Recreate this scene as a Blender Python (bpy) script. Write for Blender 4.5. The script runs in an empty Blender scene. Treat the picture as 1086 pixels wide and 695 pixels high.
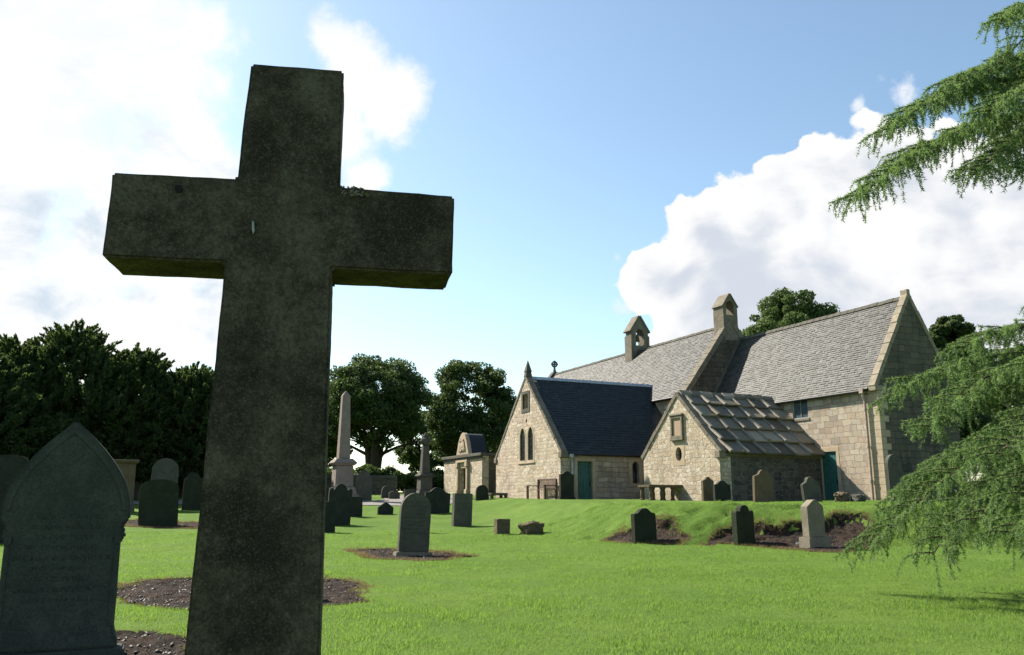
import bpy, bmesh, math, random
import numpy as np
from mathutils import Vector, Matrix, noise as mnoise
from mathutils.geometry import tessellate_polygon

random.seed(7)
rng = np.random.default_rng(7)
R = math.radians
SC = bpy.context.scene
COL = SC.collection

# ------------------------------------------------------------------ camera, sky, sun, exposure
FPX, PITCH, EYE = 880.0, R(11.75), 1.15
cam_d = bpy.data.cameras.new('camera')
cam_d.sensor_width = 36
cam_d.lens = 36 * FPX / 1086
cam_d.clip_end = 6000
cam_d.clip_start = 0.05
cam = bpy.data.objects.new('camera', cam_d)
COL.objects.link(cam)
cam.location = (0, 0, EYE)
cam.rotation_euler = (R(90) + PITCH, 0, 0)
SC.camera = cam
cP, sP = math.cos(PITCH), math.sin(PITCH)

def ray(x, y):
    u = (x - 543) / FPX
    v = (347.5 - y) / FPX
    return Vector((u, cP - v * sP, sP + v * cP))

SUN_AZ, SUN_EL = R(-50), R(41)          # azimuth from +Y towards +X
SUN = Vector((math.sin(SUN_AZ) * math.cos(SUN_EL), math.cos(SUN_AZ) * math.cos(SUN_EL), math.sin(SUN_EL)))
sun_d = bpy.data.lights.new('sun', 'SUN')
sun_d.energy = 5.0
sun_d.angle = R(0.53)
sun_d.color = (1.0, 0.93, 0.80)
sun = bpy.data.objects.new('sun', sun_d)
COL.objects.link(sun)
sun.rotation_euler = SUN.to_track_quat('Z', 'Y').to_euler()

SC.view_settings.view_transform = 'Standard'
SC.view_settings.look = 'None'
SC.view_settings.gamma = 1
SC.view_settings.exposure = 1.4
SC.view_settings.use_curve_mapping = False
SC.cycles.max_bounces = 6
SC.cycles.transparent_max_bounces = 6
SC.cycles.use_denoising = True

# node helper
class NT:
    def __init__(self, tree):
        self.t = tree
        self.n = tree.nodes
        self.l = tree.links
    def node(self, typ, props=None, **ins):
        nd = self.n.new(typ)
        for k, v in (props or {}).items():
            setattr(nd, k, v)
        for k, v in ins.items():
            key = int(k[1:]) if k[0] == '_' and k[1:].isdigit() else k.replace('__', ' ')
            s = nd.inputs[key]
            if hasattr(v, 'bl_idname') and isinstance(v, bpy.types.NodeSocket):
                self.l.new(v, s)
            else:
                if isinstance(v, (tuple, list)) and len(v) == 3 and s.type == 'RGBA':
                    v = (*v, 1)
                s.default_value = v
        return nd
    def math(self, op, a, b=0.0, c=None, clamp=False):
        kw = {'_0': a, '_1': b}
        if c is not None:
            kw['_2'] = c
        return self.node('ShaderNodeMath', {'operation': op, 'use_clamp': clamp}, **kw).outputs[0]
    def vmath(self, op, a, b=None, scale=None):
        kw = {'_0': a}
        if b is not None:
            kw['_1'] = b
        nd = self.node('ShaderNodeVectorMath', {'operation': op}, **kw)
        if scale is not None:
            nd.inputs['Scale'].default_value = scale
        return nd
    def noise(self, vec, scale, detail=4, rough=.55, dist=0.0, out='Fac'):
        return self.node('ShaderNodeTexNoise', None, Vector=vec, Scale=scale, Detail=detail, Roughness=rough, Distortion=dist).outputs[out]
    def ramp(self, fac, stops, interp='LINEAR'):
        nd = self.node('ShaderNodeValToRGB', None, Fac=fac)
        cr = nd.color_ramp
        cr.interpolation = interp
        while len(cr.elements) < len(stops):
            cr.elements.new(.5)
        for e, (p, c) in zip(cr.elements, stops):
            e.position = p
            e.color = (*c, 1) if len(c) == 3 else c
        return nd.outputs['Color']
    def mix(self, fac, a, b, blend='MIX'):
        nd = self.n.new('ShaderNodeMix')
        nd.data_type = 'RGBA'
        nd.blend_type = blend
        for i, v in ((0, fac), (6, a), (7, b)):
            if isinstance(v, bpy.types.NodeSocket):
                self.l.new(v, nd.inputs[i])
            else:
                if isinstance(v, (tuple, list)) and len(v) == 3:
                    v = (*v, 1)
                nd.inputs[i].default_value = v
        return nd.outputs[2]
    def smooth(self, v, a, b, c=0.0, d=1.0):
        nd = self.n.new('ShaderNodeMapRange')
        nd.interpolation_type = 'SMOOTHSTEP'
        self.l.new(v, nd.inputs[0])
        for i, q in enumerate((a, b, c, d)):
            nd.inputs[i + 1].default_value = q
        return nd.outputs[0]
    def val(self, v):
        return self.node('ShaderNodeValue').outputs[0]

# ---- sky: Nishita plus procedural cumulus placed by direction
SKY_STRENGTH = 0.079
world = bpy.data.worlds.new('World')
SC.world = world
world.use_nodes = True
world.cycles.sampling_method = 'MANUAL'
world.cycles.sample_map_resolution = 512
w = NT(world.node_tree)
w.n.clear()
sky = w.node('ShaderNodeTexSky', {'sky_type': 'NISHITA', 'sun_disc': False, 'sun_elevation': SUN_EL,
             'sun_rotation': SUN_AZ % (2 * math.pi), 'altitude': 50, 'air_density': 1.0, 'dust_density': 0.6, 'ozone_density': 1.0})
dirv = w.vmath('NORMALIZE', w.node('ShaderNodeTexCoord').outputs['Generated']).outputs['Vector']
warp = w.noise(dirv, 5.0, 3, .5, out='Color')
wv = w.vmath('SCALE', w.vmath('SUBTRACT', warp, (.5, .5, .5)).outputs[0], scale=.10).outputs[0]
dwv = w.vmath('ADD', dirv, wv).outputs[0]
def blobs(lst):
    acc = None
    for (x, y, r) in lst:
        d = ray(x, y).normalized()
        rr = r / FPX * .92
        dist = w.node('ShaderNodeVectorMath', {'operation': 'DISTANCE'}, _0=dwv, _1=tuple(d)).outputs['Value']
        f = w.math('SUBTRACT', 1.0, w.math('DIVIDE', dist, rr))
        acc = f if acc is None else w.math('SMOOTH_MAX', acc, f, .25)
    return acc
left_b = [(40, 50, 130), (150, 60, 110), (20, 190, 110), (110, 250, 120), (190, 190, 100), (230, 250, 90), (60, 370, 110), (170, 350, 90),
          (-80, 120, 180), (-60, 330, 160), (365, 60, 55), (405, 105, 52), (375, 180, 38), (340, 120, 60), (-260, 200, 260), (210, -60, 60),(250,340,70)]
right_b = [(692, 294, 50), (750, 266, 57), (805, 248, 62), (838, 228, 52), (884, 208, 70), (945, 205, 84), (1010, 232, 104), (1100, 240, 120),
           (900, 310, 140), (1010, 320, 130), (1110, 330, 140), (790, 310, 90), (715, 310, 50), (1230, 300, 180), (760, 340, 80), (1300, 320, 220)]
n1 = w.noise(dirv, 9.0, 8, .60)
n2 = w.noise(dirv, 22.0, 6, .6)
# billowy edge for the cumulus
vor = w.node('ShaderNodeTexVoronoi', {'feature': 'SMOOTH_F1'}, Vector=dwv, Scale=26.0, Smoothness=.6).outputs['Distance']
vor2 = w.node('ShaderNodeTexVoronoi', {'feature': 'SMOOTH_F1'}, Vector=w.vmath('ADD', dwv, w.vmath('SCALE', w.noise(dirv, 30, 3, out='Color'), scale=.02).outputs[0]).outputs[0], Scale=58.0, Smoothness=.5).outputs['Distance']
bil = w.math('ADD', w.math('SUBTRACT', .45, vor), w.math('MULTIPLY', w.math('SUBTRACT', .4, vor2), .45))
fL = w.math('ADD', blobs(left_b), w.math('MULTIPLY', w.math('SUBTRACT', n1, .5), 2.3))
fL = w.math('ADD', fL, w.math('MULTIPLY', w.math('SUBTRACT', n2, .5), .45))
fR = w.math('ADD', blobs(right_b), w.math('MULTIPLY', w.math('SUBTRACT', n1, .5), .85))
fR = w.math('ADD', fR, w.math('MULTIPLY', bil, .42))
fR = w.math('ADD', fR, w.math('MULTIPLY', w.math('SUBTRACT', n2, .5), .42))
mL = w.smooth(fL, .05, .62)
mR = w.smooth(fR, .03, .115)
# scattered cloud invented out of view behind the camera, put in for light
sep = w.node('ShaderNodeSeparateXYZ', None, Vector=dirv)
back = w.smooth(sep.outputs['Y'], .55, .1)
mB = w.math('MULTIPLY', w.smooth(w.noise(dirv, 2.6, 7, .6), .60, .74), back)
# wisps
mW = w.math('MULTIPLY', w.smooth(w.math('ADD', blobs([(968, 100, 30), (915, 108, 14), (1025, 268, 22), (655, 262, 16), (660, 325, 18)]), w.math('MULTIPLY', w.math('SUBTRACT', n2, .5), 3.0)), .25, 1.0), .75)
m = w.math('MAXIMUM', w.math('MAXIMUM', mL, mR), w.math('MAXIMUM', mB, mW))
# cloud brightness: thick bright tops, lavender grey in the lower body
shadeR = w.smooth(w.math('ADD', fR, w.math('MULTIPLY', w.math('SUBTRACT', w.noise(w.vmath('MULTIPLY', dwv, (1, 1, 2.6)).outputs[0], 4.6, 7, .55), .5), 2.6)), .42, 1.2)
low = w.smooth(sep.outputs['Z'], .43, .36)
shadeR = w.math('MULTIPLY', shadeR, w.math('ADD', .06, w.math('MULTIPLY', low, .66)))
colR = w.mix(shadeR, (1.0, 1.0, 1.0), (.54, .61, .73))
shadeL = w.smooth(w.noise(w.vmath('MULTIPLY', dwv, (1, 1, 1.6)).outputs[0], 6.0, 8, .6), .45, .66)
shadeL = w.math('MULTIPLY', shadeL, w.smooth(sep.outputs['Z'], .52, .24, .22, .95))
colL = w.mix(shadeL, (1.06, 1.06, 1.06), (.60, .72, .84))
ccol = w.mix(mR, colL, colR)
CLOUD_STRENGTH = 0.385
# whole sky scaled and slightly tinted
skyc = w.vmath('MULTIPLY', w.vmath('SCALE', sky.outputs['Color'], scale=SKY_STRENGTH).outputs[0], (1.0, 1.035, .96)).outputs[0]
cloudc = w.vmath('SCALE', ccol, scale=CLOUD_STRENGTH).outputs[0]
full = w.mix(m, skyc, cloudc)
bg = w.node('ShaderNodeBackground', None, Color=full, Strength=1.0)
out = w.node('ShaderNodeOutputWorld')
w.l.new(bg.outputs[0], out.inputs['Surface'])

# ------------------------------------------------------------------ terrain
def sstep(t):
    t = np.clip(t, 0, 1)
    return t * t * (3 - 2 * t)
MOUND = np.array([(-14, 64), (-4.2, 40), (-1.2, 31), (1.0, 25.0), (3, 22.2), (6, 21), (9, 20.5), (14, 20.2), (25, 20), (60, 21), (70, 110), (-14, 110)], float)
def poly_sdf(px, py, poly):
    inside = np.zeros(px.shape, bool)
    dmin = np.full(px.shape, 1e9)
    n = len(poly)
    for i in range(n):
        ax, ay = poly[i]
        bx, by = poly[(i + 1) % n]
        ex, ey = bx - ax, by - ay
        t = np.clip(((px - ax) * ex + (py - ay) * ey) / (ex * ex + ey * ey), 0, 1)
        dmin = np.minimum(dmin, np.hypot(px - ax - t * ex, py - ay - t * ey))
        c = ((ay > py) != (by > py)) & (px < (bx - ax) * (py - ay) / (by - ay + 1e-12) + ax)
        inside ^= c
    return np.where(inside, dmin, -dmin)
def vnoise(x, y, seed=0):
    xi = np.floor(x).astype(np.int64)
    yi = np.floor(y).astype(np.int64)
    fx = x - xi
    fy = y - yi
    def h(a, b):
        n = (a * 374761393 + b * 668265263 + seed * 974711) & 0x7fffffff
        n = ((n ^ (n >> 13)) * 1274126177) & 0x7fffffff
        return ((n ^ (n >> 16)) & 0xffff) / 65535.0
    ux = fx * fx * (3 - 2 * fx)
    uy = fy * fy * (3 - 2 * fy)
    return (h(xi, yi) * (1 - ux) + h(xi + 1, yi) * ux) * (1 - uy) + (h(xi, yi + 1) * (1 - ux) + h(xi + 1, yi + 1) * ux) * uy - .5
def H0(x, y):
    x = np.asarray(x, float)
    y = np.asarray(y, float)
    b = np.interp(y, [0, 19, 32, 42, 55, 70, 110, 400], [0, 0, .15, .72, 1.38, 1.8, 2.1, 2.1])
    sd = poly_sdf(x, y, MOUND)
    wd = np.interp(x, [-4, 0, 4], [11, 6, 2.9])
    p = 1.04 + .012 * np.clip(y - 30, 0, 20) + 0.004 * np.clip(x - 10, 0, 10)
    mk = sstep(sd / wd)
    return b + mk * np.maximum(p - b, 0)
def H0f(x, y):
    return float(H0(np.array([x]), np.array([y]))[0])
def hit(px, py, zoff=0.0):
    r = ray(px, py)
    t, prev = 2.0, None
    while t < 120:
        p = Vector((0, 0, EYE)) + r * t
        if p.z <= H0f(p.x, p.y) + zoff:
            lo, hi = t - .25, t
            for _ in range(14):
                mid = (lo + hi) / 2
                p = Vector((0, 0, EYE)) + r * mid
                if p.z <= H0f(p.x, p.y) + zoff:
                    hi = mid
                else:
                    lo = mid
            return Vector((0, 0, EYE)) + r * hi
        t += .25
    return Vector((0, 0, EYE)) + r * 60
def at(px, py, Y):
    r = ray(px, py)
    return Vector((0, 0, EYE)) + r * (Y / r.y)

BEDS_PX = {
    'cross': [(118, 630), (150, 616), (205, 612), (300, 611), (370, 614), (396, 629), (380, 639), (330, 647), (220, 650), (160, 645)],
    'gothic': [(-90, 668), (60, 668), (205, 674), (212, 700), (215, 760), (-100, 760)],
    'main': [(376, 585), (410, 582.5), (470, 585.5), (500, 591), (450, 597), (395, 592.5)],
    'bankA': [(640, 573), (662, 559), (682, 553), (706, 554), (730, 569), (714, 576), (662, 576)],
    'bankB': [(750, 574), (766, 563), (790, 556), (830, 555), (862, 552), (884, 542), (912, 546), (930, 573), (908, 584), (868, 586), (820, 581), (785, 577)],
    'left': [(122, 553.5), (150, 551), (222, 556), (214, 561), (150, 559)],
}
BEDS = {k: np.array([hit(*p).to_2d() for p in v]) for k, v in BEDS_PX.items()}
def bed_wob(x, y):
    return .34 * vnoise(x * 1.5, y * 1.5, 3) + .24 * vnoise(x * 3.7, y * 3.7, 4) + .14 * vnoise(x * 9, y * 9, 5)
def bed_sd(x, y, wob=True):
    s = np.full(np.shape(x), -1e9)
    for k, pl in BEDS.items():
        q = poly_sdf(x, y, pl)
        s = np.maximum(s, q)
    if wob:
        s = s + bed_wob(x, y)
    return s
def H(x, y):
    x = np.asarray(x, float)
    y = np.asarray(y, float)
    z = H0(x, y)
    sd = poly_sdf(x, y, MOUND)
    near = np.clip((70 - y) / 20, 0, 1) * np.clip((45 - np.abs(x)) / 10, 0, 1)
    z = z + near * (.05 * vnoise(x * .55, y * .55, 1) + .02 * vnoise(x * 1.9, y * 1.9, 2))
    # tussocky bank
    wd = np.interp(x, [-4, 0, 4], [11, 6, 2.9])
    t = sd / wd
    bank = sstep((t + .05) / .25) * sstep((1.25 - t) / .35) * np.clip((x + 1) / 3, 0.15, 1)
    z = z + near * bank * (.13 * vnoise(x * 1.2, y * 1.8, 7) + .07 * vnoise(x * 3.4, y * 4.6, 8) - .11 * sstep((vnoise(x * 2.2, y * 3.8, 12) - .22) / .12))
    for k in ('bankA', 'bankB'):
        q = poly_sdf(x, y, BEDS[k]) + bed_wob(x, y)
        z = z - .20 * sstep((q + .04) / .22) * np.clip((z - .04) * 2.5, 0, 1)
    for k in ('cross', 'gothic', 'main', 'left'):
        q = poly_sdf(x, y, BEDS[k]) + bed_wob(x, y)
        z = z - .05 * sstep((q + .02) / .12)
    return z
def Hf(x, y):
    return float(H(np.array([x]), np.array([y]))[0])

# ------------------------------------------------------------------ mesh helpers
def link(name, me, mat=None, parent=None):
    o = bpy.data.objects.new(name, me)
    COL.objects.link(o)
    if mat is not None and me is not None:
        for m_ in (mat if isinstance(mat, (list, tuple)) else [mat]):
            me.materials.append(m_)
    if parent is not None:
        o.parent = parent
    return o
def tag(o, label=None, cat=None, group=None, kind=None):
    if label: o['label'] = label
    if cat: o['category'] = cat
    if group: o['group'] = group
    if kind: o['kind'] = kind
    return o
def empty(name, loc, rz=0.0):
    o = bpy.data.objects.new(name, None)
    COL.objects.link(o)
    o.location = loc
    o.rotation_euler = (0, 0, rz)
    o.empty_display_size = .3
    return o
def np_mesh(name, verts, faces, smooth=False):
    """verts (N,3), faces (M,k)"""
    me = bpy.data.meshes.new(name)
    verts = np.ascontiguousarray(verts, np.float32)
    faces = np.ascontiguousarray(faces, np.int32)
    nf, k = faces.shape
    me.vertices.add(len(verts))
    me.vertices.foreach_set('co', verts.ravel())
    me.loops.add(nf * k)
    me.loops.foreach_set('vertex_index', faces.ravel())
    me.polygons.add(nf)
    me.polygons.foreach_set('loop_start', np.arange(0, nf * k, k, dtype=np.int32))
    me.polygons.foreach_set('loop_total', np.full(nf, k, np.int32))
    if smooth:
        me.polygons.foreach_set('use_smooth', np.ones(nf, bool))
    me.update(calc_edges=True)
    return me

class MB:
    def __init__(self):
        self.v, self.f = [], []
    def add(self, vs, fs):
        b = len(self.v)
        self.v += [tuple(x) for x in vs]
        self.f += [tuple(b + i for i in f) for f in fs]
    def hexa(self, p):
        """8 points: 0-3 bottom ring, 4-7 top ring"""
        self.add(p, [(0, 3, 2, 1), (4, 5, 6, 7), (0, 1, 5, 4), (1, 2, 6, 5), (2, 3, 7, 6), (3, 0, 4, 7)])
    def box(self, a, b):
        (x0, y0, z0), (x1, y1, z1) = a, b
        x0, x1 = min(x0, x1), max(x0, x1)
        y0, y1 = min(y0, y1), max(y0, y1)
        z0, z1 = min(z0, z1), max(z0, z1)
        self.hexa([(x0, y0, z0), (x1, y0, z0), (x1, y1, z0), (x0, y1, z0), (x0, y0, z1), (x1, y0, z1), (x1, y1, z1), (x0, y1, z1)])
    def frustum(self, c, w0, d0, w1, d1, z0, z1):
        x, y = c
        self.hexa([(x - w0 / 2, y - d0 / 2, z0), (x + w0 / 2, y - d0 / 2, z0), (x + w0 / 2, y + d0 / 2, z0), (x - w0 / 2, y + d0 / 2, z0),
                   (x - w1 / 2, y - d1 / 2, z1), (x + w1 / 2, y - d1 / 2, z1), (x + w1 / 2, y + d1 / 2, z1), (x - w1 / 2, y + d1 / 2, z1)])
    def panel(self, outline, o, ux, uy, depth, holes=()):
        """2-D outline (with holes) in the plane o + a*ux + b*uy, extruded along vector depth"""
        o, ux, uy, depth = Vector(o), Vector(ux), Vector(uy), Vector(depth)
        loops = [list(outline)] + [list(h) for h in holes]
        tri = tessellate_polygon([[Vector((a, b, 0)) for a, b in lp] for lp in loops])
        flat = [q for lp in loops for q in lp]
        n = len(flat)
        vs = [o + ux * a + uy * b for a, b in flat]
        vs += [v + depth for v in vs]
        fs = []
        for t in tri:
            fs.append(tuple(t))
            fs.append(tuple(i + n for i in reversed(t)))
        s = 0
        for lp in loops:
            k = len(lp)
            for i in range(k):
                j = (i + 1) % k
                fs.append((s + i, s + j, n + s + j, n + s + i))
            s += k
        self.add(vs, fs)
    def tube(self, pts, rads, n=8, cap=True):
        pts = [Vector(p) for p in pts]
        rings = []
        up = Vector((.13, .27, .95))
        for i, p in enumerate(pts):
            d = (pts[min(i + 1, len(pts) - 1)] - pts[max(i - 1, 0)]).normalized()
            a = d.cross(up)
            if a.length < 1e-3:
                a = d.cross(Vector((1, 0, 0)))
            a.normalize()
            b = d.cross(a)
            r = rads[i] if hasattr(rads, '__len__') else rads
            rings.append([p + (a * math.cos(2 * math.pi * k / n) + b * math.sin(2 * math.pi * k / n)) * r for k in range(n)])
        vs = [q for rg in rings for q in rg]
        fs = []
        for i in range(len(pts) - 1):
            for k in range(n):
                fs.append((i * n + k, i * n + (k + 1) % n, (i + 1) * n + (k + 1) % n, (i + 1) * n + k))
        if cap:
            fs.append(tuple(range(n))[::-1])
            fs.append(tuple((len(pts) - 1) * n + k for k in range(n)))
        self.add(vs, fs)
    def build(self, name, mat, parent=None, bevel=0.0, seg=1, rough=0.0, cuts=0.0, smooth=False, seed=0, nscale=6.0):
        me = bpy.data.meshes.new(name)
        bm = bmesh.new()
        vv = [bm.verts.new(v) for v in self.v]
        for f in self.f:
            try:
                bm.faces.new([vv[i] for i in f])
            except ValueError:
                pass
        bmesh.ops.remove_doubles(bm, verts=bm.verts, dist=1e-5)
        bmesh.ops.recalc_face_normals(bm, faces=bm.faces)
        if bevel:
            bmesh.ops.dissolve_limit(bm, angle_limit=R(1), verts=bm.verts, edges=bm.edges)
            es = [e for e in bm.edges if len(e.link_faces) == 2 and e.calc_face_angle(0) > R(25)]
            bmesh.ops.bevel(bm, geom=es, offset=bevel, segments=seg, affect='EDGES', clamp_overlap=True)
        if cuts:
            bmesh.ops.triangulate(bm, faces=[f for f in bm.faces if len(f.verts) > 4])
            for _ in range(9):
                es = [e for e in bm.edges if e.calc_length() > cuts]
                if not es or len(bm.verts) > 60000:
                    break
                bmesh.ops.subdivide_edges(bm, edges=es, cuts=1, use_grid_fill=True)
                bmesh.ops.triangulate(bm, faces=[f for f in bm.faces if len(f.verts) > 4])
        if rough:
            off = Vector((seed * 7.31, seed * 3.17, seed * 1.7))
            for v in bm.verts:
                q = v.co * nscale + off
                v.co += Vector((mnoise.noise(q), mnoise.noise(q + Vector((31, 7, 3))), mnoise.noise(q + Vector((5, 77, 9))))) * rough
                q = v.co * nscale * 4 + off
                v.co += Vector((mnoise.noise(q), mnoise.noise(q + Vector((31, 7, 3))), mnoise.noise(q + Vector((5, 77, 9))))) * rough * .45
        bm.to_mesh(me)
        bm.free()
        if smooth:
            me.polygons.foreach_set('use_smooth', np.ones(len(me.polygons), bool))
        return link(name, me, mat, parent)

# ------------------------------------------------------------------ materials
def mat(name):
    m_ = bpy.data.materials.new(name)
    m_.use_nodes = True
    t = NT(m_.node_tree)
    t.n.clear()
    o = t.node('ShaderNodeOutputMaterial')
    return m_, t, o
def principled(t, o, col, rough=.85, bump=None, bdist=.02, bstr=1.0, spec=.25, metallic=0.0):
    p = t.node('ShaderNodeBsdfPrincipled', None, Roughness=rough, Metallic=metallic)
    p.inputs['Specular IOR Level'].default_value = spec
    if isinstance(col, bpy.types.NodeSocket):
        t.l.new(col, p.inputs['Base Color'])
    else:
        p.inputs['Base Color'].default_value = (*col, 1)
    if bump is not None:
        b = t.node('ShaderNodeBump', None, Height=bump, Distance=bdist, Strength=bstr)
        t.l.new(b.outputs[0], p.inputs['Normal'])
    t.l.new(p.outputs[0], o.inputs['Surface'])
    return p
def objvec(t):
    return t.node('ShaderNodeTexCoord').outputs['Object']

def mat_masonry(name, kind, tones, mortar, u=(.9, .4), dirt=(.10, .09, .07), dirt_amt=.5, bump=.05, seed=0.0):
    """kind 'ashlar' (coursed blocks) or 'rubble' (irregular stones); u = stone size in metres"""
    m_, t, o = mat(name)
    ov = objvec(t)
    s = t.node('ShaderNodeSeparateXYZ', None, Vector=ov)
    uu = t.math('ADD', t.math('ADD', s.outputs['X'], s.outputs['Y']), seed)
    cv = t.node('ShaderNodeCombineXYZ', None, X=uu, Y=s.outputs['Z'], Z=0.0).outputs[0]
    wob = t.vmath('SCALE', t.vmath('SUBTRACT', t.noise(cv, 1.7, 3, out='Color'), (.5, .5, .5)).outputs[0], scale=.26 if kind == 'ashlar' else .28).outputs[0]
    wob2 = t.vmath('SCALE', t.vmath('SUBTRACT', t.noise(cv, 9.0, 2, out='Color'), (.5, .5, .5)).outputs[0], scale=.05).outputs[0]
    cw = t.vmath('ADD', t.vmath('ADD', cv, wob).outputs[0], wob2).outputs[0]
    if kind == 'ashlar':
        br = t.node('ShaderNodeTexBrick', {'offset': .43, 'squash': .72, 'squash_frequency': 3}, Vector=cw, Color1=(0, 0, 0), Color2=(1, 1, 1), Mortar=(.5, .5, .5), Scale=1.0,
                    Mortar__Size=.010, Mortar__Smooth=.6, Bias=0.0, Brick__Width=u[0], Row__Height=u[1])
        cell = br.outputs['Color']
        edge = br.outputs['Fac']
        cell = t.node('ShaderNodeSeparateColor', None, Color=cell).outputs[0]
    else:
        wob3 = t.vmath('SCALE', t.vmath('SUBTRACT', t.noise(cv, 4.2, 2, out='Color'), (.5, .5, .5)).outputs[0], scale=.16).outputs[0]
        cw = t.vmath('ADD', cw, wob3).outputs[0]
        br = t.node('ShaderNodeTexBrick', {'offset': .37, 'squash': .58, 'squash_frequency': 2}, Vector=cw, Color1=(0, 0, 0), Color2=(1, 1, 1), Mortar=(.5, .5, .5), Scale=1.0,
                    Mortar__Size=.018, Mortar__Smooth=.7, Bias=0.0, Brick__Width=u[0], Row__Height=u[1])
        cell = t.node('ShaderNodeSeparateColor', None, Color=br.outputs['Color']).outputs[0]
        edge = br.outputs['Fac']
    n = len(tones)
    base = t.ramp(cell, [(i / max(n - 1, 1), c) for i, c in enumerate(tones)])
    grain = t.noise(ov, 14.0, 6, .65)
    base = t.mix(t.math('MULTIPLY', t.smooth(grain, .35, .75), .45), base, t.mix(.5, base, dirt))
    edge = t.math('MULTIPLY', edge, t.smooth(t.noise(ov, 3.1, 3), .25, .6))
    base = t.mix(edge, base, mortar)
    stain = t.noise(t.vmath('MULTIPLY', ov, (1, 1, .45)).outputs[0], 1.1, 10, .70)
    base = t.mix(t.math('MULTIPLY', t.smooth(stain, .46, .66), dirt_amt), base, dirt)
    hgt = t.math('SUBTRACT', t.math('ADD', t.math('MULTIPLY', grain, .5), t.math('MULTIPLY', cell, .5)), t.math('MULTIPLY', edge, 1.1))
    principled(t, o, base, .9, hgt, bump, 1.0, .15)
    return m_

def mat_stone(name, c1, c2, spots=(.30, .31, .24), spot_amt=.35, moss=(.045, .065, .02), moss_amt=.3, scale=1.0, inscr=None, bump=.006, streak=0.0):
    """weathered gravestone: two tones, pale lichen spots, moss; inscr = (half width, z0, z1) worn lines of lettering"""
    m_, t, o = mat(name)
    info = t.node('ShaderNodeObjectInfo')
    ov = objvec(t)
    off = t.vmath('SCALE', info.outputs['Location'], scale=.73).outputs[0]
    v = t.vmath('ADD', ov, off).outputs[0]
    big = t.noise(v, 2.9 * scale, 12, .74)
    fine = t.noise(v, 45 * scale, 5, .7)
    mid = t.noise(v, 12 * scale, 9, .72)
    c = t.mix(t.smooth(big, .38, .64), c1, c2)
    c = t.mix(t.math('MULTIPLY', t.smooth(fine, .35, .7), .55), c, tuple(x * .45 for x in c1))
    c = t.mix(t.math('MULTIPLY', t.smooth(mid, .52, .72), moss_amt), c, moss)
    lich = t.node('ShaderNodeTexVoronoi', None, Vector=t.vmath('ADD', v, t.vmath('SCALE', t.noise(v, 20, 3, out='Color'), scale=.05).outputs[0]).outputs[0], Scale=17 * scale).outputs['Distance']
    lm = t.math('MULTIPLY', t.smooth(lich, .26, .13), t.smooth(t.noise(v, 4.2 * scale, 3), .50, .66))
    c = t.mix(t.math('MULTIPLY', lm, spot_amt), c, spots)
    hgt = t.math('ADD', t.math('MULTIPLY', fine, .55), t.math('MULTIPLY', mid, .6))
    if streak:
        s0 = t.noise(t.vmath('MULTIPLY', v, (7, 7, .5)).outputs[0], 1.0, 4, .6)
        c = t.mix(t.math('MULTIPLY', t.smooth(s0, .5, .7), streak), c, tuple(x * .35 for x in c1))
    if inscr:
        hw, z0, z1, rows = inscr
        s = t.node('ShaderNodeSeparateXYZ', None, Vector=ov)
        pitch = (z1 - z0) / rows
        q = t.math('DIVIDE', t.math('SUBTRACT', s.outputs['Z'], z0), pitch)
        row = t.math('FLOOR', q)
        fr = t.math('FRACT', q)
        band = t.math('MULTIPLY', t.smooth(fr, .22, .30), t.smooth(fr, .78, .70))
        wid = t.math('MULTIPLY', t.node('ShaderNodeTexWhiteNoise', {'noise_dimensions': '1D'}, W=row).outputs['Value'], hw * .45)
        inx = t.smooth(t.math('ADD', t.math('ABSOLUTE', s.outputs['X']), wid), hw, hw - .015)
        inz = t.math('MULTIPLY', t.math('GREATER_THAN', s.outputs['Z'], z0), t.math('LESS_THAN', s.outputs['Z'], z1))
        gl = t.noise(t.node('ShaderNodeCombineXYZ', None, X=t.math('MULTIPLY', s.outputs['X'], 1.6), Y=t.math('MULTIPLY', row, 3.7), Z=t.math('MULTIPLY', s.outputs['Z'], .9)).outputs[0], 38.0, 2, .5)
        mk = t.math('MULTIPLY', t.math('MULTIPLY', band, inx), t.math('MULTIPLY', inz, t.smooth(gl, .47, .56)))
        front = t.math('LESS_THAN', s.outputs['Y'], 0.0)
        mk = t.math('MULTIPLY', mk, front)
        c = t.mix(t.math('MULTIPLY', mk, .38), c, tuple(x * .3 for x in c1))
        hgt = t.math('SUBTRACT', hgt, t.math('MULTIPLY', mk, .6))
    grain = t.noise(v, 150, 3, .8)
    c = t.mix(t.math('MULTIPLY', t.smooth(grain, .50, .70), .34), c, tuple(min(1, x * 1.9) for x in c2))
    c = t.mix(t.math('MULTIPLY', t.smooth(grain, .47, .32), .35), c, tuple(x * .4 for x in c1))
    principled(t, o, c, .92, hgt, bump, 1.0, .12)
    return m_

def mat_plain(name, c, rough=.6, var=.25, scale=8, metallic=0.0, spec=.3, bump=.003):
    m_, t, o = mat(name)
    v = objvec(t)
    n_ = t.noise(v, scale, 5, .6)
    col = t.mix(t.smooth(n_, .3, .7), tuple(x * (1 - var) for x in c), tuple(min(1, x * (1 + var)) for x in c))
    principled(t, o, col, rough, n_, bump, 1.0, spec, metallic)
    return m_

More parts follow.
